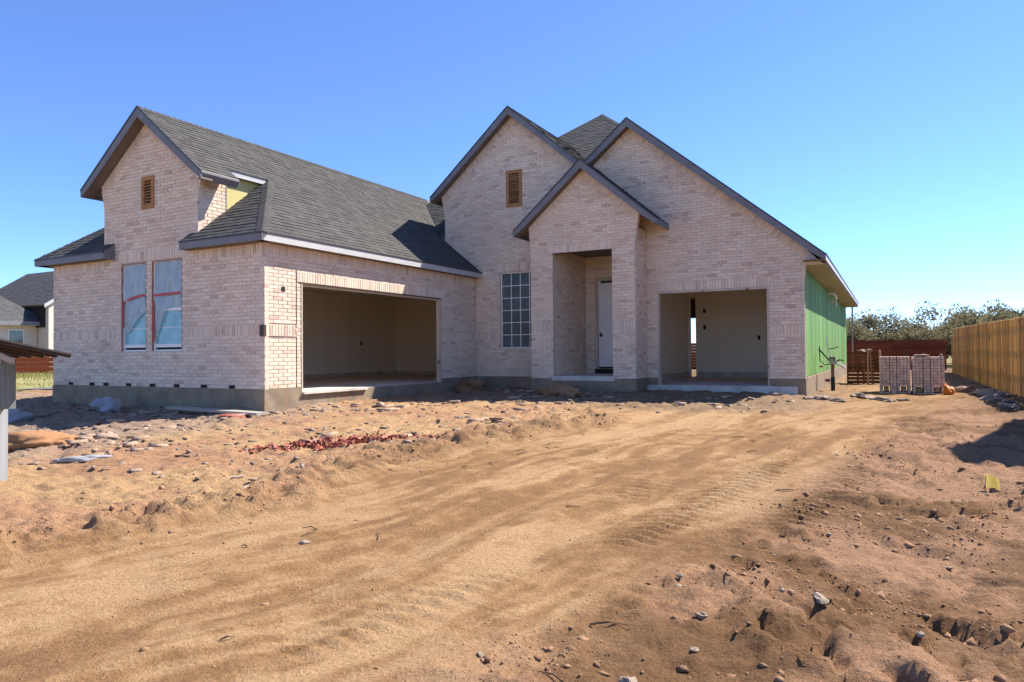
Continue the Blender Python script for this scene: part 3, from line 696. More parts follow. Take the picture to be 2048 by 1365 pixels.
# windows
def window(O, U, Nn, rect, rows, cols, sash=False, label=None):
    O, U, Nn = Vector(O), Vector(U), Vector(Nn); u0, u1, v0, v1 = rect
    def P(u, v, n): return O+U*u+Z*v+Nn*n
    def slab(m, a0, a1, b0, b1, n0, n1): m.obox(P(a0, b0, n0), U*(a1-a0), Z*(b1-b0), Nn*(n1-n0))
    m = MB(); f = 0.05
    for a in ((u0, u0+f, v0, v1), (u1-f, u1, v0, v1), (u0+f, u1-f, v0, v0+f), (u0+f, u1-f, v1-f, v1)): slab(m, *a, -0.10, -0.05)
    wo = m.build('window', 'white', HOUSE, **({'label': label} if label else {}))
    m = MB(); r = 0.011
    for a in ((u0-0.001, u0+0.012, v0, v1), (u1-0.012, u1+0.001, v0, v1), (u0+0.012, u1-0.012, v1-0.012, v1+0.001)): slab(m, *a, -0.05, -0.004)
    m.build('reveal', 'redwood' if sash else 'buck', wo)
    m = MB(); slab(m, u0, u1, v0-0.001, v0+0.02, -0.05, 0.004); m.build('sill', 'mortar', wo)
    iu0, iu1, iv0, iv1 = u0+f, u1-f, v0+f, v1-f
    if sash:
        vm = v0+(v1-v0)*0.46
        m = MB(); slab(m, iu0, iu1, vm-0.03, vm+0.03, -0.085, -0.055); m.build('sash_rail', 'white', wo); m = MB(); slab(m, iu0, iu1, iv0+0.05, iv0+0.12, -0.085, -0.055); m.build('sash_rail', 'white', wo)
        vs = [(iv0+0.12, vm-0.03), (vm+0.03, iv1)]
        for a, b in vs:
            m = MB(); slab(m, iu0, iu1, a, b, -0.082, -0.076); m.build('pane', 'tealglass', wo)
        m = MB(); slab(m, iu0, iu1, iv0, iv0+0.05, -0.095, -0.090); m.build('gap', 'dark', wo)
        m = MB(); k = (iu0+iu1)/2
        slab(m, iu0, iu1, (vs[0][0]+vs[0][1])/2-0.006, (vs[0][0]+vs[0][1])/2+0.006, -0.076, -0.070); m.build('muntin', 'white', wo); m = MB(); slab(m, iu0, iu1, (vs[1][0]+vs[1][1])/2-0.006, (vs[1][0]+vs[1][1])/2+0.006, -0.076, -0.070); m.build('muntin', 'white', wo)
    else:
        du, dv = (iu1-iu0)/cols, (iv1-iv0)/rows
        for i in range(cols):
            for j in range(rows):
                m = MB(); tl = [random.uniform(-0.0012, 0.0012) for _ in range(4)]
                q = [P(iu0+du*i+r, iv0+dv*j+r, -0.08+tl[0]), P(iu0+du*(i+1)-r, iv0+dv*j+r, -0.08+tl[1]), P(iu0+du*(i+1)-r, iv0+dv*(j+1)-r, -0.08+tl[2]), P(iu0+du*i+r, iv0+dv*(j+1)-r, -0.08+tl[3])]
                m.prism(q, -Nn*0.005); m.build('pane', 'glass', wo)
        for i in range(1, cols):
            m = MB(); slab(m, iu0+du*i-r, iu0+du*i+r, iv0, iv1, -0.083, -0.066); m.build('muntin', 'white', wo)
        for j in range(1, rows):
            m = MB(); slab(m, iu0, iu1, iv0+dv*j-r, iv0+dv*j+r, -0.082, -0.067); m.build('muntin', 'white', wo)
    return wo
for k, (wr, lb) in enumerate(zip(WIN, ('plastic covered window with a bowed strip of red tape', 'plastic covered window with a straight strip of red tape'))):
    wo = window((0, 0, 0), X, -Y, wr, 0, 0, True, lb)
    u0, u1, v0, v1 = wr
    m = MB(); n = 14; vt = v1-0.03; pts = {}
    for i in range(n+1):
        fu = i/n
        if k == 0: vb_ = v0+0.42+0.46*sstep(0.1, 0.95, fu)
        else: vb_ = v0+0.30+0.72*sstep(0.0, 0.55, fu)-0.05*fu
        for j in range(n+1):
            fv = j/n; uu = u0+0.05+(u1-u0-0.10)*fu; vv = vb_+(vt-vb_)*fv
            dd = 0.035+0.016*math.sin(9*fu+7*fv+k)+0.010*math.sin(21*fu-13*fv)+0.006*math.sin(40*fu+25*fv*fv)
            pts[i, j] = len(m.v); m.v.append((uu, dd, float(vv)))
    for i in range(n):
        for j in range(n): m.f.append((pts[i, j], pts[i+1, j], pts[i+1, j+1], pts[i, j+1])); m.t.append(0.5)
    m.build('plastic_sheet', 'film', wo, True)
    m = MB(); zt = 2.06
    prev = None
    for i in range(9):
        fu = i/8; uu = u0+0.02+(u1-u0-0.04)*fu; vv = zt+(-0.16*(1-fu)**2.2 if k == 0 else -0.02*(1-fu)); dd = 0.016+0.004*math.sin(i*1.7)
        if prev: m.add([(prev[0], prev[2], prev[1]-0.028), (uu, dd, vv-0.028), (uu, dd, vv+0.028), (prev[0], prev[2], prev[1]+0.028)], [(0, 1, 2, 3)])
        prev = (uu, vv, dd)
    m.box((u0+0.015, 0.012, 1.35 if k == 0 else 1.0), (u0+0.065, 0.018, zt-0.13)); m.build('tape_strip', 'redtape', wo)
    m = MB(); m.box((u0+0.013, 0.004, v1-0.03), (u1-0.013, 0.03, v1-0.012)); m.build('tape_strip', 'redwood', wo)
window((0, L1, 0), X, -Y, NW, 6, 4, False, 'tall gridded window beside the porch')
# louvre vents
def vent(O, rect, label):
    u0, u1, v0, v1 = rect; y = O[1]; f = 0.075
    m = MB()
    for a in ((u0-0.02, u0+f, v0-0.02, v1+0.02), (u1-f, u1+0.02, v0-0.02, v1+0.02), (u0+f, u1-f, v0-0.02, v0+f), (u0+f, u1-f, v1-f, v1+0.02)): m.box((a[0], y-0.022, a[2]), (a[1], y+0.03, a[3]))
    vo = m.build('vent', 'cedar', HOUSE, label=label)
    box_part('backing', (u0+f, y+0.09, v0+f), (u1-f, y+0.1, v1-f), 'dark', vo)
    n = int((v1-v0-2*f)/0.062)
    for k in range(n):
        zz = v0+f+(v1-v0-2*f)*(k+0.5)/n
        m = MB(); m.prism([(u0+f, y-0.005, zz-0.03), (u0+f, y+0.055, zz+0.022), (u0+f, y+0.055, zz+0.034), (u0+f, y-0.005, zz-0.018)], (u1-u0-2*f, 0, 0), random.random()); m.build('slat', 'cedar', vo)
vent((0, 0, 0), LV, 'small orange wooden louvre vent in the tower gable'); vent((0, L1, 0), AV, 'orange wooden louvre vent in the tall gable beside the porch')

# roofs
def pw(x, y): return (x, y, zw(x))
def fh(x, y): return (x, y, EV+SR*(y+RK))
nR, nL, nF = Vector((SR, 0, 1)).normalized(), Vector((-SL, 0, 1)).normalized(), Vector((0, -SR, 1)).normalized()
gex, gel = XC+2.1, XC-2.1
GE2 = -1.90; ye = -RK+(EX-gex); ye2 = -RK+(EX-GE2)
r1 = roof_plane(HOUSE, [pw(XC, -RK), pw(gex, -RK), pw(gex, 0.7), pw(GE2, 0.7), pw(GE2, ye2), (EX, -RK, EV), (EX, L1-0.03, EV), pw(-1.12, L1-0.03), pw(-1.12, 9.0), pw(XC, 10.7)])
ridge_caps(r1, pw(XC, -RK), pw(XC, 10.4), nR, nL)
ridge_caps(r1, (EX, -RK, EV), pw(GE2, ye2), nR, nF, name='hip_cap')
roof_plane(HOUSE, [fh(-2.22, -RK), fh(EX, -RK), fh(GR, -RK+EX-GR), fh(GR, 0.0), fh(-2.22, 0.0)])
lx = EXL; yl = -RK+SL*(GL-EXL)/SR
r2 = roof_plane(HOUSE, [fh(lx, -RK), fh(-4.86, -RK), fh(-4.86, 0), fh(GL, 0), fh(GL, yl)])
roof_plane(HOUSE, [pw(XC, -RK), pw(XC, 14), (EXL, 14, EV), (EXL, -RK, EV), pw(gel, -RK+SL*(gel-EXL)/SR), pw(gel, -RK)])
ridge_caps(r2, (EXL, -RK, EV), fh(GL, yl), nL, nF, name='hip_cap')
# main hip roof
HX, HY, HZ, SH = 1.6, 14.74, 9.6, 0.8
def p1(x, y): return (x, y, SH*y-2.19)
hl = 4.95
r3 = roof_plane(HOUSE, [(HX, HY, HZ), p1(HX-hl, HY-hl), p1(-3.2, 10.1), p1(-1.12, 8.0), p1(-1.12, 8.3), p1(4.88, 8.3), p1(5.3, 11.04)])
nS, nE, nW = Vector((0, -SH, 1)).normalized(), Vector((SH, 0, 1)).normalized(), Vector((-SH, 0, 1)).normalized()
ridge_caps(r3, (HX, HY, HZ), p1(HX-hl, HY-hl), nS, nW, name='hip_cap'); ridge_caps(r3, (HX, HY, HZ), p1(HX+3.6, HY-3.6), nS, nE, name='hip_cap')
roof_plane(HOUSE, [(HX, HY, HZ), (HX, 20, HZ), (bex, 27.7, bez), (bex, 11.5, bez), (HX+3.7, HY-3.7, HZ-(HZ-bez)/(bex-HX)*3.7)], shingles=False, deck='shingle')
roof_plane(HOUSE, [(HX, HY, HZ), (HX, 20, HZ), (-7.7, 27.7, 2.2), (-7.7, 14, 2.2), (-3.35, 9.79, 5.64)], shingles=False, deck='shingle')
roof_plane(HOUSE, [(HX, 20, HZ), (bex, 27.7, bez), (-7.7, 27.7, 2.2)], shingles=False, deck='shingle')
# gable A, gable B, porch gable
def gable(ax, az, sl, y0, y1l, y1r, xl, xr):
    nr, nl = Vector((sl, 0, 1)), Vector((-sl, 0, 1))
    zl, zr_ = az-sl*(ax-xl), az-sl*(xr-ax)
    a = roof_plane(HOUSE, [(ax, y0, az), (ax, y1r, az), (xr, y1r, zr_), (xr, y0, zr_)]); roof_plane(HOUSE, [(ax, y0, az), (ax, y1l, az), (xl, y1l, zl), (xl, y0, zl)])
    ridge_caps(a, (ax, y0, az), (ax, max(y1l, y1r), az), nr, nl)
gable(AX, AZ, SA, L1-RK, 12.6, 12.6, ael, vx+0.02)
gable(BX, BZ, SB, L1-RK, 11.4, 11.8, vx-0.02, bex)
gable(PX, PZ, SP, LP-RK, L1+0.1, L1+0.1, PX-pex, PX+pex)
# rake boards, soffits, fascias
def rake(y, wy, ax, az, slope, xe, bw=0.20):
    """board on the gable front at y from the apex to xe, soffit behind it back to the wall at wy"""
    d = 1 if xe > ax else -1; dx = abs(xe-ax)
    m = MB(); e = 0.03
    m.prism([(ax, y-e, az-0.005), (ax+d*dx, y-e, az-slope*dx-0.005), (ax+d*dx, y-e, az-slope*dx-0.16), (ax+d*(dx-0.3), y-e, az-slope*(dx-0.3)-bw), (ax, y-e, az-bw-0.03)], (0, 0.028, 0)); b = m.build('rake_board', 'trim', HOUSE)
    m = MB(); m.prism([(ax, y-e-0.012, az+0.02), (ax+d*(dx+0.01), y-e-0.012, az-slope*(dx+0.01)+0.02), (ax+d*(dx+0.01), y-e-0.012, az-slope*(dx+0.01)-0.02), (ax, y-e-0.012, az-0.02)], (0, 0.03, 0)); m.build('drip_edge', 'drip', b)
    m = MB(); m.prism([(ax, y, az-0.135), (ax+d*dx, y, az-slope*dx-0.135), (ax+d*dx, y, az-slope*dx-0.165), (ax, y, az-0.165)], (0, wy-y+0.01, 0)); m.build('soffit', 'soffit', b)
    return b
rake(-RK, 0, XC, ZR, SR, gex); rake(-RK, 0, XC, ZR, SL, gel)
rake(L1-RK, L1, AX, AZ, SA, ael); rake(L1-RK, L1, AX, AZ, SA, vx-0.03)
rake(L1-RK-0.004, L1, BX, BZ, SB, vx+0.03); rake(L1-RK-0.004, L1, BX, BZ, SB, bex)
rake(LP-RK, LP, PX, PZ, SP, PX-pex); rake(LP-RK, LP, PX, PZ, SP, PX+pex)
def eave(p, q, nrm, z, inw, mat='trim_sunlit', h=0.15, soff=True, name='fascia'):
    """fascia along p-q (plan), outward normal nrm, top z, soffit reaching inw back to the wall"""
    p, q, nn = Vector((*p, 0)), Vector((*q, 0)), Vector((*nrm, 0)); m = MB()
    m.obox(p+Z*(z-h-0.02), q-p, nn*0.022, Z*h); b = m.build(name, mat, HOUSE)
    m = MB(); m.obox(p+Z*(z-0.03), q-p, nn*0.036, Z*0.034); m.build('drip_edge', 'drip', b)
    if soff:
        m = MB(); m.obox(p+Z*(z-h-0.012), q-p, -nn*inw, Z*0.02); m.build('soffit', 'soffit', b)
    return b
eave((EX, -RK+0.02), (EX, L1-0.02), (1, 0), EV, EX-0.005)
eave((-2.22, -RK), (EX+0.02, -RK), (0, -1), EV, RK-0.004, 'trim'); eave((EXL-0.02, -RK), (-4.86, -RK), (0, -1), EV, RK-0.004, 'trim')
eave((EXL, -RK+0.02), (EXL, 14), (-1, 0), EV, 0.3, 'trim')
for xr in (-2.225, -4.88):
    m = MB(); m.prism([(xr, -RK, EV-0.17), (xr, -RK, EV-0.01), (xr, -0.016, EV+SR*RK-0.03), (xr, -0.016, EV-0.17)], (0.025, 0, 0)); m.build('eave_return', 'trim', HOUSE)
zg = zw(gex)
eave((GE2, 0.70), (GE2, ye2-0.12), (1, 0), zw(GE2), GE2-GR, h=0.12)
m = MB(); m.prism([(gex+0.015, -RK-0.01, zg-0.005), (gex+0.015, -RK-0.01, zg-0.04), (gex-0.09, -RK-0.01, zg-0.16), (gex-0.09, -RK-0.01, zg-0.005)], (0, 0.95, 0)); m.build('eave_return', 'trim', HOUSE)
def eave_end(xt, xw, ya, yb, z):
    d = 1 if xt > xw else -1
    m = MB(); m.box((xt, ya-0.028, z-0.16), (xt+d*0.02, yb, z-0.01)); f = m.build('fascia', 'trim', HOUSE)
eave_end(gel, GL-0.1, -RK, 1.2, zw(gel))
mb = MB(); mb.prism([(GL, 0.0, 2.98), (GL, 2.1, 3.2), (GL, 2.1, 4.7), (GL, 0.0, 4.4)], (0.06, 0, 0)); mb.build('tower_side_wall', 'mortar', HOUSE)
eave_end(ael, -1.15, L1-RK, 9.3, aez)
mb = MB(); mb.box((-1.085, L1+0.01, 3.3), (-1.02, 10.2, 5.35)); mb.build('upper_side_wall', 'mortar', HOUSE)
eave_end(PX+pex, PR+0.1, LP-RK, L1-0.01, pez); eave_end(PX-pex, PL-0.05, LP-RK, L1-0.01, pez)
# right side: eave, green sheathing
eave((bex, L1-RK), (bex, 27.6), (1, 0), bez, bex-BR, h=0.13)
box_part('soffit', (BR-0.1, L1+0.10, bez-0.20), (bex-0.01, 27.5, bez-0.165), 'plank', HOUSE)
m = MB(); m.prism([(BR-0.02, L1+0.0, bez-0.21), (bex-0.06, L1+0.0, bez-0.21), (BR-0.02, L1+0.0, bez-0.175+0.5*SB)], (0, 0.09, 0)); m.build('eave_closure', 'mortar', HOUSE)
sh = MB(); sh.box((BR-0.16, L1+0.13, 0.0), (BR-0.075, 27.35, 2.86)); shw = sh.build('side_wall', 'deck', HOUSE, label='green sheathed side wall')
yy = L1+0.02
while yy < 27.3:
    e = min(yy+0.61, 27.4); m = MB(); m.box((BR-0.074, yy+0.004, 0.035), (BR-0.05+random.uniform(0, 0.008), e-0.004, 2.80), random.random()); m.build('sheathing_panel', 'green', shw); yy += 0.61
mb = MB()
for k in range(30): mb.box((BR-0.06, L1-0.0, 0.05+k*0.078*1.0), (BR+0.004, L1+0.05, 0.05+k*0.078+0.05), 0.9)
mb.build('brick_ends', 'mortar', wm)
box_part('rear_wall', (WL, 27.3, -0.5), (1.0, 27.4, 2.9), 'deck', HOUSE); box_part('rear_wall', (2.3, 27.3, -0.5), (BR-0.06, 27.4, 2.9), 'deck', HOUSE)
box_part('rear_wall', (1.0, 27.3, 2.45), (2.3, 27.4, 2.9), 'deck', HOUSE)
box_part('left_wall', (WL, 0.13, 0), (WL+0.09, 27.3, 2.95), 'mortar', HOUSE)
mb = MB(); mb.tube([(BR-0.05, 16.2, 2.62), (BR+0.14, 16.2, 2.60), (BR+0.18, 16.2, 2.50), (BR+0.18, 16.6, 2.46)], 0.05, 10); mb.build('vent_pipe', 'pvc', HOUSE)
mb = MB(); mb.tube([(BR-0.05, 17.4, 2.42), (BR+0.12, 17.4, 2.42), (BR+0.12, 17.4, 2.22)], 0.04, 10); mb.build('vent_pipe', 'pvc', HOUSE)
flush_bricks()

# ------------------------------------------------------------------ trees behind the back fence
def tree_meshes(seed, h, r, nleaf, leafsize):
    rd = random.Random(seed); t = MB(); c = MB()
    lean = Vector((rd.uniform(-.2, .2), rd.uniform(-.2, .2), 0))
    top = Vector((0, 0, h*0.5))+lean
    t.tube([(0, 0, -0.3), tuple(Vector((0, 0, h*0.2))+lean*0.3), tuple(top)], [h*0.04, h*0.03, h*0.015], 8)
    tips = []
    for k in range(11):
        a = rd.uniform(0, 6.28); z0 = rd.uniform(0.12, 0.48)*h; ln = rd.uniform(0.5, 1.0)*r
        p0 = Vector((0, 0, z0))+lean*(z0/h); p1 = p0+Vector((math.cos(a)*ln*0.5, math.sin(a)*ln*0.5, rd.uniform(0.05, 0.2)*h)); p2 = p0+Vector((math.cos(a)*ln, math.sin(a)*ln, rd.uniform(0.08, 0.5)*h))
        t.tube([p0, p1, p2], [h*0.016, h*0.009, h*0.003], 5); tips += [p1, p2]
    cl = [(p+Vector((rd.uniform(-.3, .3)*r, rd.uniform(-.3, .3)*r, rd.uniform(-.05, .12)*h)), rd.uniform(0.22, 0.42)*r) for p in tips]+[(Vector((rd.uniform(-.5, .5)*r, rd.uniform(-.5, .5)*r, h*rd.uniform(0.5, 0.78))), rd.uniform(0.28, 0.45)*r) for _ in range(9)]
    for k in range(nleaf):
        ctr, rad = cl[rd.randrange(len(cl))]
        d = Vector((rd.gauss(0, 1), rd.gauss(0, 1), rd.gauss(0, 0.8))).normalized()*rad*rd.uniform(0.3, 1.0)
        p = ctr+d
        if p.z < 0.1*h: continue
        s = leafsize*rd.uniform(0.6, 1.5); a = Vector((rd.gauss(0, 1), rd.gauss(0, 1), rd.gauss(0, 1))).normalized(); b = a.cross(Vector((rd.gauss(0, 1), rd.gauss(0, 1), rd.gauss(0, 1)))).normalized()
        c.add([p-a*s, p+b*s*0.55, p+a*s, p-b*s*0.55], [(0, 1, 2, 3)], rd.betavariate(1.6, 1.6))
    tm = t.mesh('trunk'); tm.materials.append(MT['bark'])
    return tm, c
TREES = []
for sd_, h, r, lm in ((1, 4.6, 2.3, 'leaf'), (2, 5.2, 2.7, 'leaf2'), (3, 3.6, 2.2, 'leaf'), (4, 4.4, 2.6, 'leaf2')):
    tm, c = tree_meshes(sd_, h*0.7, r, 14000, 0.08); cm = c.mesh('crown'); cm.materials.append(MT[lm]); TREES.append((tm, cm))
tl = ['olive green oak', 'brownish oak with thin top', 'low rounded olive oak', 'broad grey brown oak']
def tree(x, y, k, sc, rz, label, group):
    e = empty('oak_tree', (x, y, gz(x, y)-0.05), label, 'tree', group, rz); e.scale = (sc, sc, sc)
    for nm, me in zip(('trunk', 'crown'), TREES[k]):
        o = bpy.data.objects.new(nm, me); COL.objects.link(o); o.parent = e
treespots = []; TR = random.Random(5)
xx = 3.0
while xx < 36:
    treespots.append((xx, 45+TR.uniform(-3, 5), TR.randrange(4), TR.uniform(0.84, 1.08))); xx += TR.uniform(1.3, 2.0)
for (a, b, k, sc) in treespots:
    tree(a, b, k, sc, random.uniform(0, 6.28), tl[k]+' in the thicket beyond the red back fence', 'oaks beyond the back fence')
for (a, b, k, sc) in ((21.5, 50, 1, 1.25), (24, 47, 0, 1.2), (27, 52, 1, 1.35), (18.5, 56, 3, 1.25)):
    tree(a, b, k, sc, random.uniform(0, 6.28), 'tall oak rising above the end of the pine fence', 'tall oaks above the pine fence')

# ------------------------------------------------------------------ fences
FX = 13.6
fence = empty('pine_fence', (FX, 18, -0.45), 'new yellow pine picket fence along the side yard', 'fence')
yy = 6.6; k = 0
while yy < 30.4:
    wd = 0.114; top = 1.42+0.24*((yy-9)/20)+random.uniform(-0.02, 0.02)+(0.0 if yy < 29 else -0.3)
    z0 = gz(FX, yy)-0.03; m = MB(); dx = random.uniform(0, 0.006)+(0.0 if k % 2 == 0 else 0.02)
    m.prism([(FX+dx, yy, z0), (FX+dx, yy+wd, z0), (FX+dx, yy+wd, top-0.03), (FX+dx, yy+wd-0.03, top), (FX+dx, yy+0.03, top), (FX+dx, yy, top-0.03)], (0.018, 0, 0), random.choice((0.0, 0.25, 0.5, 0.75, 1.0)))
    m.build('picket', 'pine', fence); yy += 0.128; k += 1
for z in (0.0, 0.6, 1.2): box_part('rail', (FX+0.045, 6.6, z-0.04), (FX+0.085, 30.4, z+0.05), 'pine', fence)
for k in range(11): box_part('post', (FX+0.09, 6.6+k*2.37, -0.6), (FX+0.18, 6.69+k*2.37, 1.45), 'pine', fence)
red = empty('red_slat_fence', (9, 31.2, -0.45), 'dark red horizontal slat fence across the back yard', 'fence')
x0 = -6.0
while x0 < 13.4:
    x1 = min(x0+2.44, 13.45)
    for k in range(9):
        z0 = -0.36+k*0.172; m = MB(); m.box((x0+0.01, 31.2+random.uniform(0, .01), z0), (x1-0.01, 31.225, z0+0.166), random.random()); m.build('slat', 'redfence', red)
    box_part('post', (x0-0.05, 31.23, -0.6), (x0+0.05, 31.33, 1.25), 'redfence', red); x0 += 2.44
red2 = empty('orange_fence', (-33, 13, -0.4), 'low orange stained fence in front of the cream neighbour house', 'fence')
for k in range(5):
    z0 = -0.42+k*0.28; m = MB(); m.obox((-37.5, 7.5, z0), (9.0, 12.0, 0), (0.02, -0.015, 0), (0, 0, 0.265), random.random()); m.build('slat', simple('orange_stain', (0.42, 0.095, 0.03), (0.34, 0.07, 0.022), 5, 0.8) if k == 0 else bpy.data.materials['orange_stain'], red2)
for k in range(5): m = MB(); m.box((-37.5+k*2.25, 7.55+k*3.0, -0.6), (-37.4+k*2.25, 7.65+k*3.0, 1.0)); m.build('post', 'redfence', red2)

# ------------------------------------------------------------------ neighbour houses
nb = empty('neighbour_house', (-42, 12, -0.4), 'cream brick neighbour house with dark grey roof', 'house')
NX = -37.3
box_part('wall', (NX-11, 2, -0.6), (NX, 15.3, 2.9), 'cream', nb); 
nrf = shingle_mat('neighbour_shingle', (0.085, 0.082, 0.082)); MT['nshingle'] = nrf
roof_plane(nb, [(NX+0.5, 1.5, 2.95), (NX+0.5, 15.9, 2.95), (NX-5.5, 9.9, 7.9), (NX-5.5, 7.5, 7.9)], mat='nshingle', expo=0.2)
roof_plane(nb, [(NX+0.5, 15.9, 2.95), (NX-11.5, 15.9, 2.95), (NX-5.5, 9.9, 7.9)], mat='nshingle', shingles=False, deck='nshingle')
roof_plane(nb, [(NX+0.5, 1.5, 2.95), (NX-11.5, 1.5, 2.95), (NX-5.5, 7.5, 7.9)], mat='nshingle', shingles=False, deck='nshingle')
roof_plane(nb, [(NX-11.5, 1.5, 2.95), (NX-11.5, 15.9, 2.95), (NX-5.5, 9.9, 7.9), (NX-5.5, 7.5, 7.9)], mat='nshingle', shingles=False, deck='nshingle')
m = MB(); m.box((NX+0.5, 1.5, 2.70), (NX+0.53, 15.9, 2.95)); fo = m.build('fascia', 'trim', nb)
m = MB(); m.box((NX, 1.6, 2.70), (NX+0.5, 15.8, 2.73)); m.build('soffit', 'trim_sunlit', fo)
wn = box_part('window', (NX+0.0, 13.6, 1.1), (NX+0.04, 14.5, 2.45), 'white', nb)
m = MB(); m.box((NX+0.041, 13.66, 1.16), (NX+0.05, 14.44, 2.39)); m.build('pane', 'glass', wn)
GXn = NX+1.2
m = MB(); m.prism([(GXn, 15.35, -0.6), (GXn, 23.35, -0.6), (GXn, 23.35, 4.2), (GXn, 19.35, 6.9), (GXn, 15.35, 4.2)], (-10, 0, 0)); m.build('gable_wall', 'cream', nb)
rr = roof_plane(nb, [(GXn+0.25, 15.0, 4.05), (GXn-10.3, 15.0, 4.05), (GXn-10.3, 19.35, 7.0), (GXn+0.25, 19.35, 7.0)], mat='nshingle', expo=0.2)
roof_plane(nb, [(GXn+0.25, 23.7, 4.05), (GXn-10.3, 23.7, 4.05), (GXn-10.3, 19.35, 7.0), (GXn+0.25, 19.35, 7.0)], shingles=False, deck='nshingle')
m = MB(); m.prism([(GXn+0.26, 14.95, 3.82), (GXn+0.26, 14.95, 4.05), (GXn+0.26, 19.35, 7.02), (GXn+0.26, 19.35, 6.8)], (0.03, 0, 0)); m.build('rake_board', 'trim_sunlit', nb)
box_part('porch_shade_panel', (GXn-3.4, 15.2, 2.6), (GXn-0.35, 15.34, 4.0), 'dark', nb)  # dark panel on the wall stands in for deep porch shade
# the house beyond the pine fence, out of the picture, whose gable shades the yard
n2 = empty('neighbour_house', (19.5, 4.4, -0.45), 'neighbouring brick house behind the pine fence, its gable shading the side yard', 'house')
m = MB(); m.prism([(15.35, 0.5, -0.6), (15.35, 8.7, -0.6), (15.35, 8.7, 2.6), (15.35, 4.6, 6.45), (15.35, 0.5, 2.6)], (9, 0, 0)); m.build('wall', 'cream', n2)
roof_plane(n2, [(15.1, 0.2, 2.4), (24.4, 0.2, 2.4), (24.4, 4.6, 6.6), (15.1, 4.6, 6.6)], mat='nshingle', shingles=False, deck='nshingle')
roof_plane(n2, [(15.1, 9.0, 2.4), (24.4, 9.0, 2.4), (24.4, 4.6, 6.6), (15.1, 4.6, 6.6)], mat='nshingle', shingles=False, deck='nshingle')
w2 = box_part('window', (15.30, 3.8, 1.0), (15.349, 5.1, 2.4), 'white', n2); box_part('pane', (15.29, 3.87, 1.07), (15.299, 5.03, 2.33), 'glass', w2)

# ------------------------------------------------------------------ lawn and street at the left
m = MB(); gxs = np.linspace(-34, -13, 20); gys = np.linspace(-2, 18, 20)
for i in range(19):
    for j in range(19):
        q = [(gxs[i], gys[j]), (gxs[i+1], gys[j]), (gxs[i+1], gys[j+1]), (gxs[i], gys[j+1])]
        m.add([(a, b, gz(a, b)+0.03) for a, b in q], [(0, 1, 2, 3)])
m.build('lawn', 'lawn', kind='structure')
m = MB()
for k in range(9000):
    a, b = random.uniform(-33.5, -13.2), random.uniform(-1.5, 17.5); z = -0.27; h = random.uniform(0.05, 0.2); an = random.uniform(0, 6.28); dx, dy = math.cos(an)*0.03, math.sin(an)*0.03
    z = -0.45+0.18*float(sstep(-9, -22, a))
    m.add([(a-dx, b-dy, z), (a+dx, b+dy, z), (a+random.uniform(-.06, .06), b+random.uniform(-.06, .06), z+h)], [(0, 1, 2)], random.random())
m.build('grass', 'grass', kind='stuff', label='dry yellow green grass of the lawn at the left')
st = MB(); st.obox((-13.4, 2.2, -0.36), (-1.2, 4.0, 0), (2.2, 0.9, 0), (0, 0, 0.05)); st.build('sidewalk', 'asphalt', kind='structure')

# ------------------------------------------------------------------ site things
def lump(name, x, y, r, mat, label=None, cat=None, group=None, sz=(1, 1, 0.6), seed=0, sub=2, rough=0.35, sink=0.25, kind=None, parent=None, z=None, rz=None):
    rd = random.Random(seed*31+int(x*100)+int(y*77)); bm = bmesh.new(); bmesh.ops.create_icosphere(bm, subdivisions=sub, radius=1)
    off = Vector((rd.uniform(0, 50), rd.uniform(0, 50), rd.uniform(0, 50)))
    from mathutils import noise as mn
    for v in bm.verts:
        d = 1+rough*2*(mn.noise(v.co*1.3+off))+rough*0.8*mn.noise(v.co*3.7+off)+(rough*0.45*mn.noise(v.co*8.5+off) if sub > 3 else 0)
        c = v.co*d; v.co = Vector((c.x*sz[0], c.y*sz[1], c.z*sz[2]))*r
    me = bpy.data.meshes.new(name); bm.to_mesh(me); bm.free()
    a = me.attributes.new('tone', 'FLOAT', 'FACE'); a.data.foreach_set('value', np.full(len(me.polygons), rd.random(), np.float32))
    o = obj(name, me, mat, parent, label=label, category=cat, group=group, kind=kind)
    if sub > 2: me.polygons.foreach_set('use_smooth', [True]*len(me.polygons))
    o.location = (x, y, (gz(x, y) if z is None else z)+r*sz[2]*(1-2*sink)*0.8); o.rotation_euler = (0, 0, rd.uniform(0, 6.28) if rz is None else rz)
    return o
# wooden box on a post
mx, my = 1.86, -5.62; mz = gz(mx, my)
mbx = empty('post_mailbox', (mx, my, mz), 'weathered grey wooden mailbox with a small pitched roof on a pale post', 'mailbox')
m = MB(); m.box((1.82, my-0.02, mz-0.2), (1.92, my+0.08, 0.105)); m.build('post', 'palepost', mbx)
for k in range(5):
    m = MB(); m.box((1.50+k*0.13, my-0.08+random.uniform(0, 0.006), 0.10), (1.50+k*0.13+0.126, my+0.05, 0.66+0.0*k)); m.build('board', 'grey', mbx)
def rp(x, t, dz): return (x, my-0.43+0.83*t, 0.885-0.185*t+dz)
m = MB(); m.prism([rp(1.0, 0, 0.02), rp(2.62, 0, 0.02), rp(2.62, 1, 0.02), rp(1.0, 1, 0.02)], (0, 0, -0.02)); ro = m.build('roof_panel', 'greyd', mbx)
for k in range(6):
    x_ = 2.56-k*0.27; m = MB(); m.prism([rp(x_, 0.0, 0), rp(x_, 1.0, 0), rp(x_, 1.0, -0.028), rp(x_, 0.0, -0.03)], (0.045, 0, 0)); m.build('batten', 'greyd', ro)
m = MB(); m.bar((1.62, my-0.13, 0.86), (2.44, my-0.13, 0.645), 0.04, 0.07); m.build('brace', 'plank', mbx)
m = MB(); m.box((1.56, my-0.1, 0.60), (2.12, my-0.082, 0.66)); m.build('trim_board', 'plank', mbx)
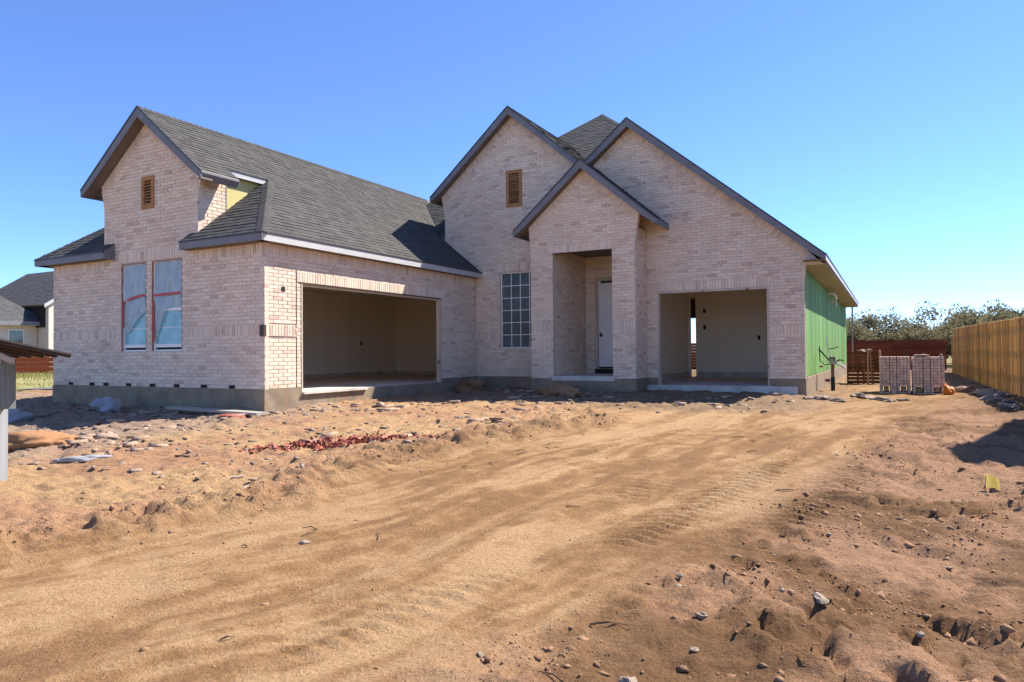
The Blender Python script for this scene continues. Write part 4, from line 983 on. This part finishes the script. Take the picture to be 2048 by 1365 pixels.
# strapped cubes of bricks
def cube_of_bricks(x0, x1, y0, label):
    z0 = gz((x0+x1)/2, y0)-0.03; e = empty('brick_pallet', ((x0+x1)/2, y0+0.45, z0), label, 'bricks', 'brick cubes beside the pine fence')
    cols = 9; rows = 13; w_ = (x1-x0)/cols; h = 0.077; m = MB(); c = MB()
    for r in range(rows):
        for k in range(cols):
            if r in (1, 2) and k in (1, 2, 6, 7): continue
            for d in range(4):
                if 0 < k < cols-1 and 0 < d < 3 and r < rows-1: continue
                jx, jy = random.uniform(-.004, .004), random.uniform(-.008, .008)
                m.box((x0+k*w_+0.004+jx, y0+d*0.235+jy, z0+r*h), (x0+(k+1)*w_-0.004+jx, y0+d*0.235+0.228+jy, z0+(r+1)*h-0.008), 0.3+random.random()*0.7)
    m.build('stacked_bricks', 'brickdark', e, kind='stuff')
    box_part('core', (x0+0.02, y0+0.02, z0+3*h), (x1-0.02, y0+0.92, z0+rows*h-0.02), 'copper', e)
    for k in (1, 6): box_part('fork_block', (x0+k*w_+0.02, y0+0.04, z0+h+0.015), (x0+(k+1.7)*w_, y0+0.8, z0+2*h+0.03), 'palletw', e)
    for k in (3, 5): m = MB(); m.box((x0+k*w_, y0-0.008, z0), (x0+k*w_+0.012, y0-0.001, z0+rows*h)); m.build('strap', 'black', e)
    return e, z0+rows*h
e1, zt1 = cube_of_bricks(10.69, 11.41, 11.0, 'strapped cube of bricks with a bare top, left one by the fence')
e2, zt2 = cube_of_bricks(11.45, 12.17, 11.05, 'strapped cube of bricks with scraps lying on top')
for i, (a, b) in enumerate(((11.62, 11.2), (11.75, 11.3))): lump('mortar_scrap', a, b, 0.11, 'rubble', 'grey mortar scrap lying on top of a brick cube', 'rubble', 'scraps on the brick cube', (1.3, 0.9, 0.45), i, z=zt2-0.01, sink=0.1)
lump('stone', 12.1, 11.15, 0.05, 'stone', 'pale stone on the top corner of a brick cube', 'stone', sz=(1, 1, .8), z=zt2, sink=0.05)
# upright pallets leaning together
for i, (a, b, rz, lb) in enumerate(((10.0, 15.9, 0.1, 'dark red wooden pallet standing on end nearest the green wall'), (10.45, 16.4, -0.5, 'wooden pallet with pale uprights leaning behind the dark one'))):
    e = empty('wooden_pallet', (a, b, gz(a, b)), lb, 'pallet', None, rz)
    for k in range(9):
        m = MB(); m.obox((-0.32+0.012*k*0, -0.06-0.012*k, 0.02+k*0.118), (0.64, 0, 0), (0, 0.02, 0), (0, -0.01, 0.10), random.random()); o = m.build('slat', 'darkwood', None); o.parent = e
    for k in (-0.3, 0.0, 0.3):
        m = MB(); m.bar((k, -0.03, 0), (k, -0.14, 1.12), 0.05, 0.09); o = m.build('upright', 'palletw' if k > 0.1 or i else 'darkwood', None); o.parent = e
lump('scrap_bundle', 10.25, 16.1, 0.2, 'rubble', 'crumpled pale scrap bundle on top of the upright pallets', 'scrap', sz=(1.6, 0.8, 0.35), z=0.62, seed=3)
mb = MB(); mb.tube([(9.36, 27.9, -0.4), (9.38, 27.9, 3.02)], 0.04, 8); mb.build('prop_post', 'plank', label='thin timber prop under the far corner of the eave', category='post')
# utility stub beside the green wall
ut = empty('utility_riser', (9.55, 11.3, gz(9.55, 11.3)), 'black utility pipe with tangled conduits beside the green wall', 'pipe'); uz = gz(9.55, 11.3)
m = MB(); m.tube([(9.55, 11.3, uz-0.1), (9.55, 11.3, uz+0.42)], 0.055, 10); m.build('sleeve', 'black', ut)
m = MB(); m.tube([(9.55, 11.3, uz+0.4), (9.55, 11.3, uz+0.8)], [0.045, 0.045], 10); m.build('riser', 'copper', ut); box_part('junction_box', (9.47, 11.22, uz+0.78), (9.63, 11.34, uz+0.98), 'palepost', ut)
for pth, rr_, mt in ((((9.52, 11.3, 0.34), (9.22, 11.1, 0.72)), 0.02, 'steel'), (((9.55, 11.3, 0.36), (9.75, 11.3, 0.28), (9.86, 11.3, 0.18)), 0.028, 'pvc'), (((9.55, 11.3, 0.35), (9.45, 11.3, 0.75), (9.40, 11.3, 1.02)), 0.018, 'pvc'),
        (((9.5, 11.3, 0.3), (9.35, 11.2, 0.28), (9.25, 11.1, 0.4), (9.24, 11.1, 0.8)), 0.012, 'black'), (((9.46, 11.3, 0.72), (9.6, 11.3, 0.74), (9.7, 11.3, 0.78)), 0.014, 'steel'), (((9.55, 11.3, 0.32), (9.72, 11.3, 0.42), (9.83, 11.3, 0.40)), 0.02, 'steel')):
    m = MB(); m.tube(pth, rr_, 8); m.build('conduit', mt, ut)
lump('valve', 9.42, 11.2, 0.07, 'copper', parent=ut, z=uz+0.3, sink=0)
lump('tag', 9.30, 11.0, 0.05, 'redtape', parent=ut, z=0.22, sink=0)
# flag, orange bag
fx, fy = 11.70, -2.05; z = gz(fx, fy); fl = empty('marking_flag', (fx, fy, z), 'small yellow utility marking flag stuck in the dirt', 'flag')
m = MB(); m.tube([(fx, fy, z-0.08), (fx+0.01, fy, z+0.15)], 0.003, 5); m.build('wire', 'steel', fl)
m = MB(); n = 6
for i in range(n):
    a, b = i/n, (i+1)/n
    def fp(t, u): return (fx+0.01+t*0.115, fy+0.012*math.sin(t*4.2)+0.03*t+0.11*u*(1-0.2*t), z+0.04+u*(0.11-0.02*t)+0.012*math.sin(3*t)-0.02*t)
    m.add([fp(a, 0), fp(b, 0), fp(b, 1), fp(a, 1)], [(0, 1, 2, 3)])
m.build('cloth', 'flag', fl, True)
for i, (a, b, r, zz) in enumerate(((12.22, 10.75, 0.12, 0),)):
    lump('orange_bag', a, b, r, 'orange', 'crumpled orange plastic bag on the dirt by the brick cubes', 'bag', sz=(0.9, 0.8, 1.0), seed=5, sub=3, rough=0.5, sink=0.15)
# plank, bags and sand by the left wing
pl = MB(); pz = gz(-0.5, -0.75); pl.bar((-2.0, -0.62, gz(-2.0, -0.62)+0.12), (0.55, -0.55, gz(0.55, -0.55)+0.07), 0.28, 0.045); pl.build('plank', 'plank', label='long grey plank lying along the left wing foundation', category='plank')
lump('plastic_bag', -3.9, -0.75, 0.33, 'bag', 'rounded grey plastic sack against the left wing foundation', 'bag', sz=(1.3, 0.8, 0.6), seed=2, sub=3)
lump('plastic_bag', -4.4, -2.4, 0.34, 'bag', 'crumpled grey plastic sheet heap near the pale mailbox post', 'bag', sz=(1.6, 1.0, 0.5), seed=9, sub=3)
lump('sand_pile', -0.3, -4.05, 0.36, 'sand', 'orange sand pile beside the mailbox post', 'pile', sz=(1.5, 1.2, 0.5), seed=14, sub=4, rough=0.2, sink=0.36)
lump('plastic_scrap', 1.45, -4.35, 0.2, 'bag', 'flat white plastic scrap on the orange dirt beyond the mailbox', 'scrap', sz=(1.5, 0.6, 0.22), seed=7, sub=3)
lump('dirt_mound', 0.75, 6.6, 0.42, 'clod', 'pinkish dirt mound in the shade before the gridded window', 'mound', sz=(1.3, 0.9, 0.6), seed=8, sub=4, rough=0.2, sink=0.3)
lump('dirt_mound', 3.6, 6.2, 0.4, 'clod', 'low dark dirt heap against the porch slab', 'mound', sz=(2.2, 0.9, 0.5), seed=18, sub=4, rough=0.25, sink=0.3)
# red plastic strips and chips in the berm
m = MB()
for k in range(420):
    t = random.random(); a = 3.2+1.7*t+random.gauss(0, 0.22); b = -3.1+1.4*t+random.gauss(0, 0.12); z = gz(a, b)+random.uniform(0.0, 0.09)*(1-abs(2*t-1)**2)
    d = Vector((random.gauss(0, 1), random.gauss(0, 1), random.gauss(0, 0.5))).normalized()*random.uniform(0.015, 0.065); e = d.cross(Vector((random.gauss(0, 1), random.gauss(0, 1), random.gauss(0, 1)))).normalized()*random.uniform(0.008, 0.025)
    p = Vector((a, b, z)); f = d.cross(e).normalized()*random.uniform(0.005, 0.03)
    m.add([p-d-e, p+d-e, p+d*0.6+e+f, p-d*0.8+e, p+f], [(0, 1, 4), (1, 2, 4), (2, 3, 4), (3, 0, 4)], random.random())
m.build('red_plastic_scraps', 'redplastic', kind='stuff', label='heap of torn red plastic scraps along the dirt berm')
lump('red_scrap', 0.35, -1.05, 0.13, 'redplastic', 'small red plastic scrap near the end of the grey plank', 'scrap', sz=(1.5, 0.8, 0.5), seed=6, rough=0.5)
# stones one can pick out
for i, (a, b, r, lb) in enumerate(((10.57, -5.62, 0.045, 'pale rounded limestone among the dark clods right of the wheel tracks'), (9.90, -6.96, 0.05, 'largest pale angular limestone chunk in the foreground dirt'), (10.01, -6.04, 0.03, 'small pale limestone at the broken edge of the wheel tracks'),
        (9.13, -6.95, 0.022, 'small pale limestone alone on the smooth wheel track'), (10.05, -6.41, 0.022, 'tiny pale limestone between clods at the track edge'), (6.91, -5.89, 0.03, 'pale limestone on the wheel tracks near the crumbly berm'))):
    lump('stone', a, b, r, 'stone', lb, 'stone', 'limestone chunks in the foreground', (1.2, 0.8, 0.6), i+40)
for i in range(34):
    z_ = random.random()
    if z_ < 0.3: a, b = random.uniform(9.6, 12.2), random.uniform(-7.3, -3.2)
    elif z_ < 0.75: a, b = random.uniform(-3, 4.6), random.uniform(-4.6, -0.9)
    else: a, b = random.uniform(2.5, 8.8), random.uniform(2.6, 6.4)
    lump('stone', a, b, random.uniform(0.012, 0.03)*(1 if z_ < 0.4 else 2.2), 'stone', 'small weathered stone scattered over the building site dirt', 'stone', 'stones scattered over the site', (1.2, 0.85, 0.6), i+70, sub=1)
for i, (a, b, r) in enumerate(((10.35, 9.0, 0.16), (10.5, 8.8, 0.12), (10.75, 8.1, 0.14), (10.9, 7.9, 0.1), (10.2, 9.3, 0.14), (9.6, 7.5, 0.13), (9.3, 7.4, 0.1), (9.9, 7.3, 0.12), (8.6, 7.3, 0.12), (11.2, 8.3, 0.08))):
    lump('rubble_chunk', a, b, r, 'rubble', 'broken grey mortar chunk between the garage corner and the brick cubes', 'rubble', 'mortar chunks by the garage corner', (1.6, 0.8, 0.5), i+150)
for i, (a, b, r) in enumerate(((12.9, 8.5, 0.16), (13.1, 7.6, 0.14), (13.0, 10.5, 0.2), (12.7, 12.0, 0.2), (13.2, 9.4, 0.12), (12.95, 6.6, 0.12))):
    lump('rubble_chunk', a, b, r, 'rubble', 'broken stone chunk in the shade at the foot of the pine fence', 'rubble', 'stone chunks under the pine fence', (1.5, 0.9, 0.6), i+180)
# clods everywhere the ground is broken
ico = bmesh.new(); bmesh.ops.create_icosphere(ico, subdivisions=1, radius=1); IV = np.array([v.co[:] for v in ico.verts]); IFc = np.array([[v.index for v in f.verts] for f in ico.faces]); ico.free()
OV = np.array([(1, 0, 0), (-1, 0, 0), (0, 1, 0), (0, -1, 0), (0, 0, 1), (0, 0, -1)], float); OF = np.array([(0, 2, 4), (2, 1, 4), (1, 3, 4), (3, 0, 4), (2, 0, 5), (1, 2, 5), (3, 1, 5), (0, 3, 5)])
def scatter(name, mat, n, area, pick, rmin, rmax, label, small=False, power=4):
    xs = rng.uniform(area[0], area[1], n); ys = rng.uniform(area[2], area[3], n); keep = rng.random(n) < pick(xs, ys); xs, ys = xs[keep], ys[keep]; n = len(xs)
    bv, bf = (OV, OF) if small is True else (BV, BF) if small == 'box' else (IV, IFc)
    r = rmin+(rmax-rmin)*rng.random(n)**power; an = rng.random(n)*6.283
    V = bv[None]*(1+0.5*(rng.random((n, len(bv), 1))-0.5)*2*1.0)*r[:, None, None]*np.stack([np.ones(n), rng.uniform(0.55, 1, n), rng.uniform(0.45, 0.85, n)], -1)[:, None, :]
    c, s_ = np.cos(an)[:, None], np.sin(an)[:, None]; X_ = V[..., 0]*c-V[..., 1]*s_; Y_ = V[..., 0]*s_+V[..., 1]*c
    V = np.stack([X_+xs[:, None], Y_+ys[:, None], V[..., 2]+(height(xs, ys)-r*(0.1 if small is True else -0.1))[:, None]], -1).reshape(-1, 3)
    F = (bf[None]+(np.arange(n)*len(bv))[:, None, None]).reshape(-1, 3)
    me = bpy.data.meshes.new(name); me.vertices.add(len(V)); me.vertices.foreach_set('co', V.astype(np.float32).ravel())
    me.loops.add(F.size); me.loops.foreach_set('vertex_index', F.astype(np.int32).ravel())
    me.polygons.add(len(F)); me.polygons.foreach_set('loop_start', np.arange(0, F.size, 3, dtype=np.int32)); me.polygons.foreach_set('loop_total', np.full(len(F), 3, np.int32))
    me.update(calc_edges=True)
    a = me.attributes.new('tone', 'FLOAT', 'FACE'); a.data.foreach_set('value', np.repeat(rng.random(n), len(bf)).astype(np.float32))
    obj(name, me, mat, kind='stuff', label=label)
BV = np.array([(x, y, z) for x in (-1, 1) for y in (-.5, .5) for z in (-.35, .35)], float); BF = np.array([(0, 1, 3), (0, 3, 2), (4, 6, 7), (4, 7, 5), (0, 4, 5), (0, 5, 1), (2, 3, 7), (2, 7, 6), (0, 2, 6), (0, 6, 4), (1, 5, 7), (1, 7, 3)])
def pk_clod(x, y):
    s, right, left, bermz, front, wash = zones(x, y)
    return np.clip(0.012+0.85*bermz*sstep(0.36, 0.58, fbm(x*1.6, y*1.6, 3, 16))+0.9*right*sstep(0.5, 0.68, fbm(x*1.5, y*1.5, 3, 15))+0.06*right+0.12*left+0.35*front+0.4*wash, 0, 1)
scatter('dirt_crumbs', 'clod', 90000, (4.0, 12.8, -9, 1.5), lambda x, y: np.clip(0.03+0.95*pk_clod(x, y), 0, 1)*np.clip(1.2-(y+9)/14, 0.15, 1), 0.003, 0.016, 'fine brown crumbs of dirt over the whole yard', True, 2)
scatter('dirt_clods', 'clod', 14000, (3.5, 13, -8.5, 3), pk_clod, 0.005, 0.046, 'brown dirt clods strewn over the broken ground', True, 2.5)
scatter('rubble_bits', 'rubble', 5200, (-7, 6, -5, 6.8), lambda x, y: np.clip(0.5*zones(x, y)[2]+0.7*zones(x, y)[5]+0.5*zones(x, y)[4], 0, 1)*(~((x < 0.05) & (y > -0.1))), 0.012, 0.075, 'grey and tan rubble strewn before the house', 'box', 3)
near_house = lambda x, y: (np.clip(0.5*zones(x, y)[5]+0.45*zones(x, y)[4]+0.25*zones(x, y)[2], 0, 1)*sstep(0.42, 0.6, fbm(x*0.9, y*0.9, 3, 19)))*(~((x < 0.05) & (y > -0.15)))*(~((x > 2.2) & (x < 5.4) & (y > 7)))
scatter('broken_bricks', 'rubblepale', 4200, (-7.2, 9.4, -4.5, 7.6), near_house, 0.03, 0.16, 'pale broken brick and slab pieces strewn along the house base', 'box', 2.2)
# twigs
for i in range(26):
    a, b = random.uniform(6.0, 10.3), random.uniform(-8, 0.5)
    an = random.uniform(0, 3.14); L = random.uniform(0.06, 0.22); z = gz(a, b)+0.008
    m = MB(); m.tube([(a, b, z), (a+math.cos(an)*L*0.5, b+math.sin(an)*L*0.5, gz(a+math.cos(an)*L*0.5, b+math.sin(an)*L*0.5)+0.02), (a+math.cos(an+0.3)*L, b+math.sin(an+0.3)*L, gz(a+math.cos(an+.3)*L, b+math.sin(an+.3)*L)+0.008)], [0.006, 0.005, 0.003], 5)
    m.build('twig', 'twig', label='thin dark twig lying on the wheel tracks', category='twig', group='twigs on the wheel tracks')
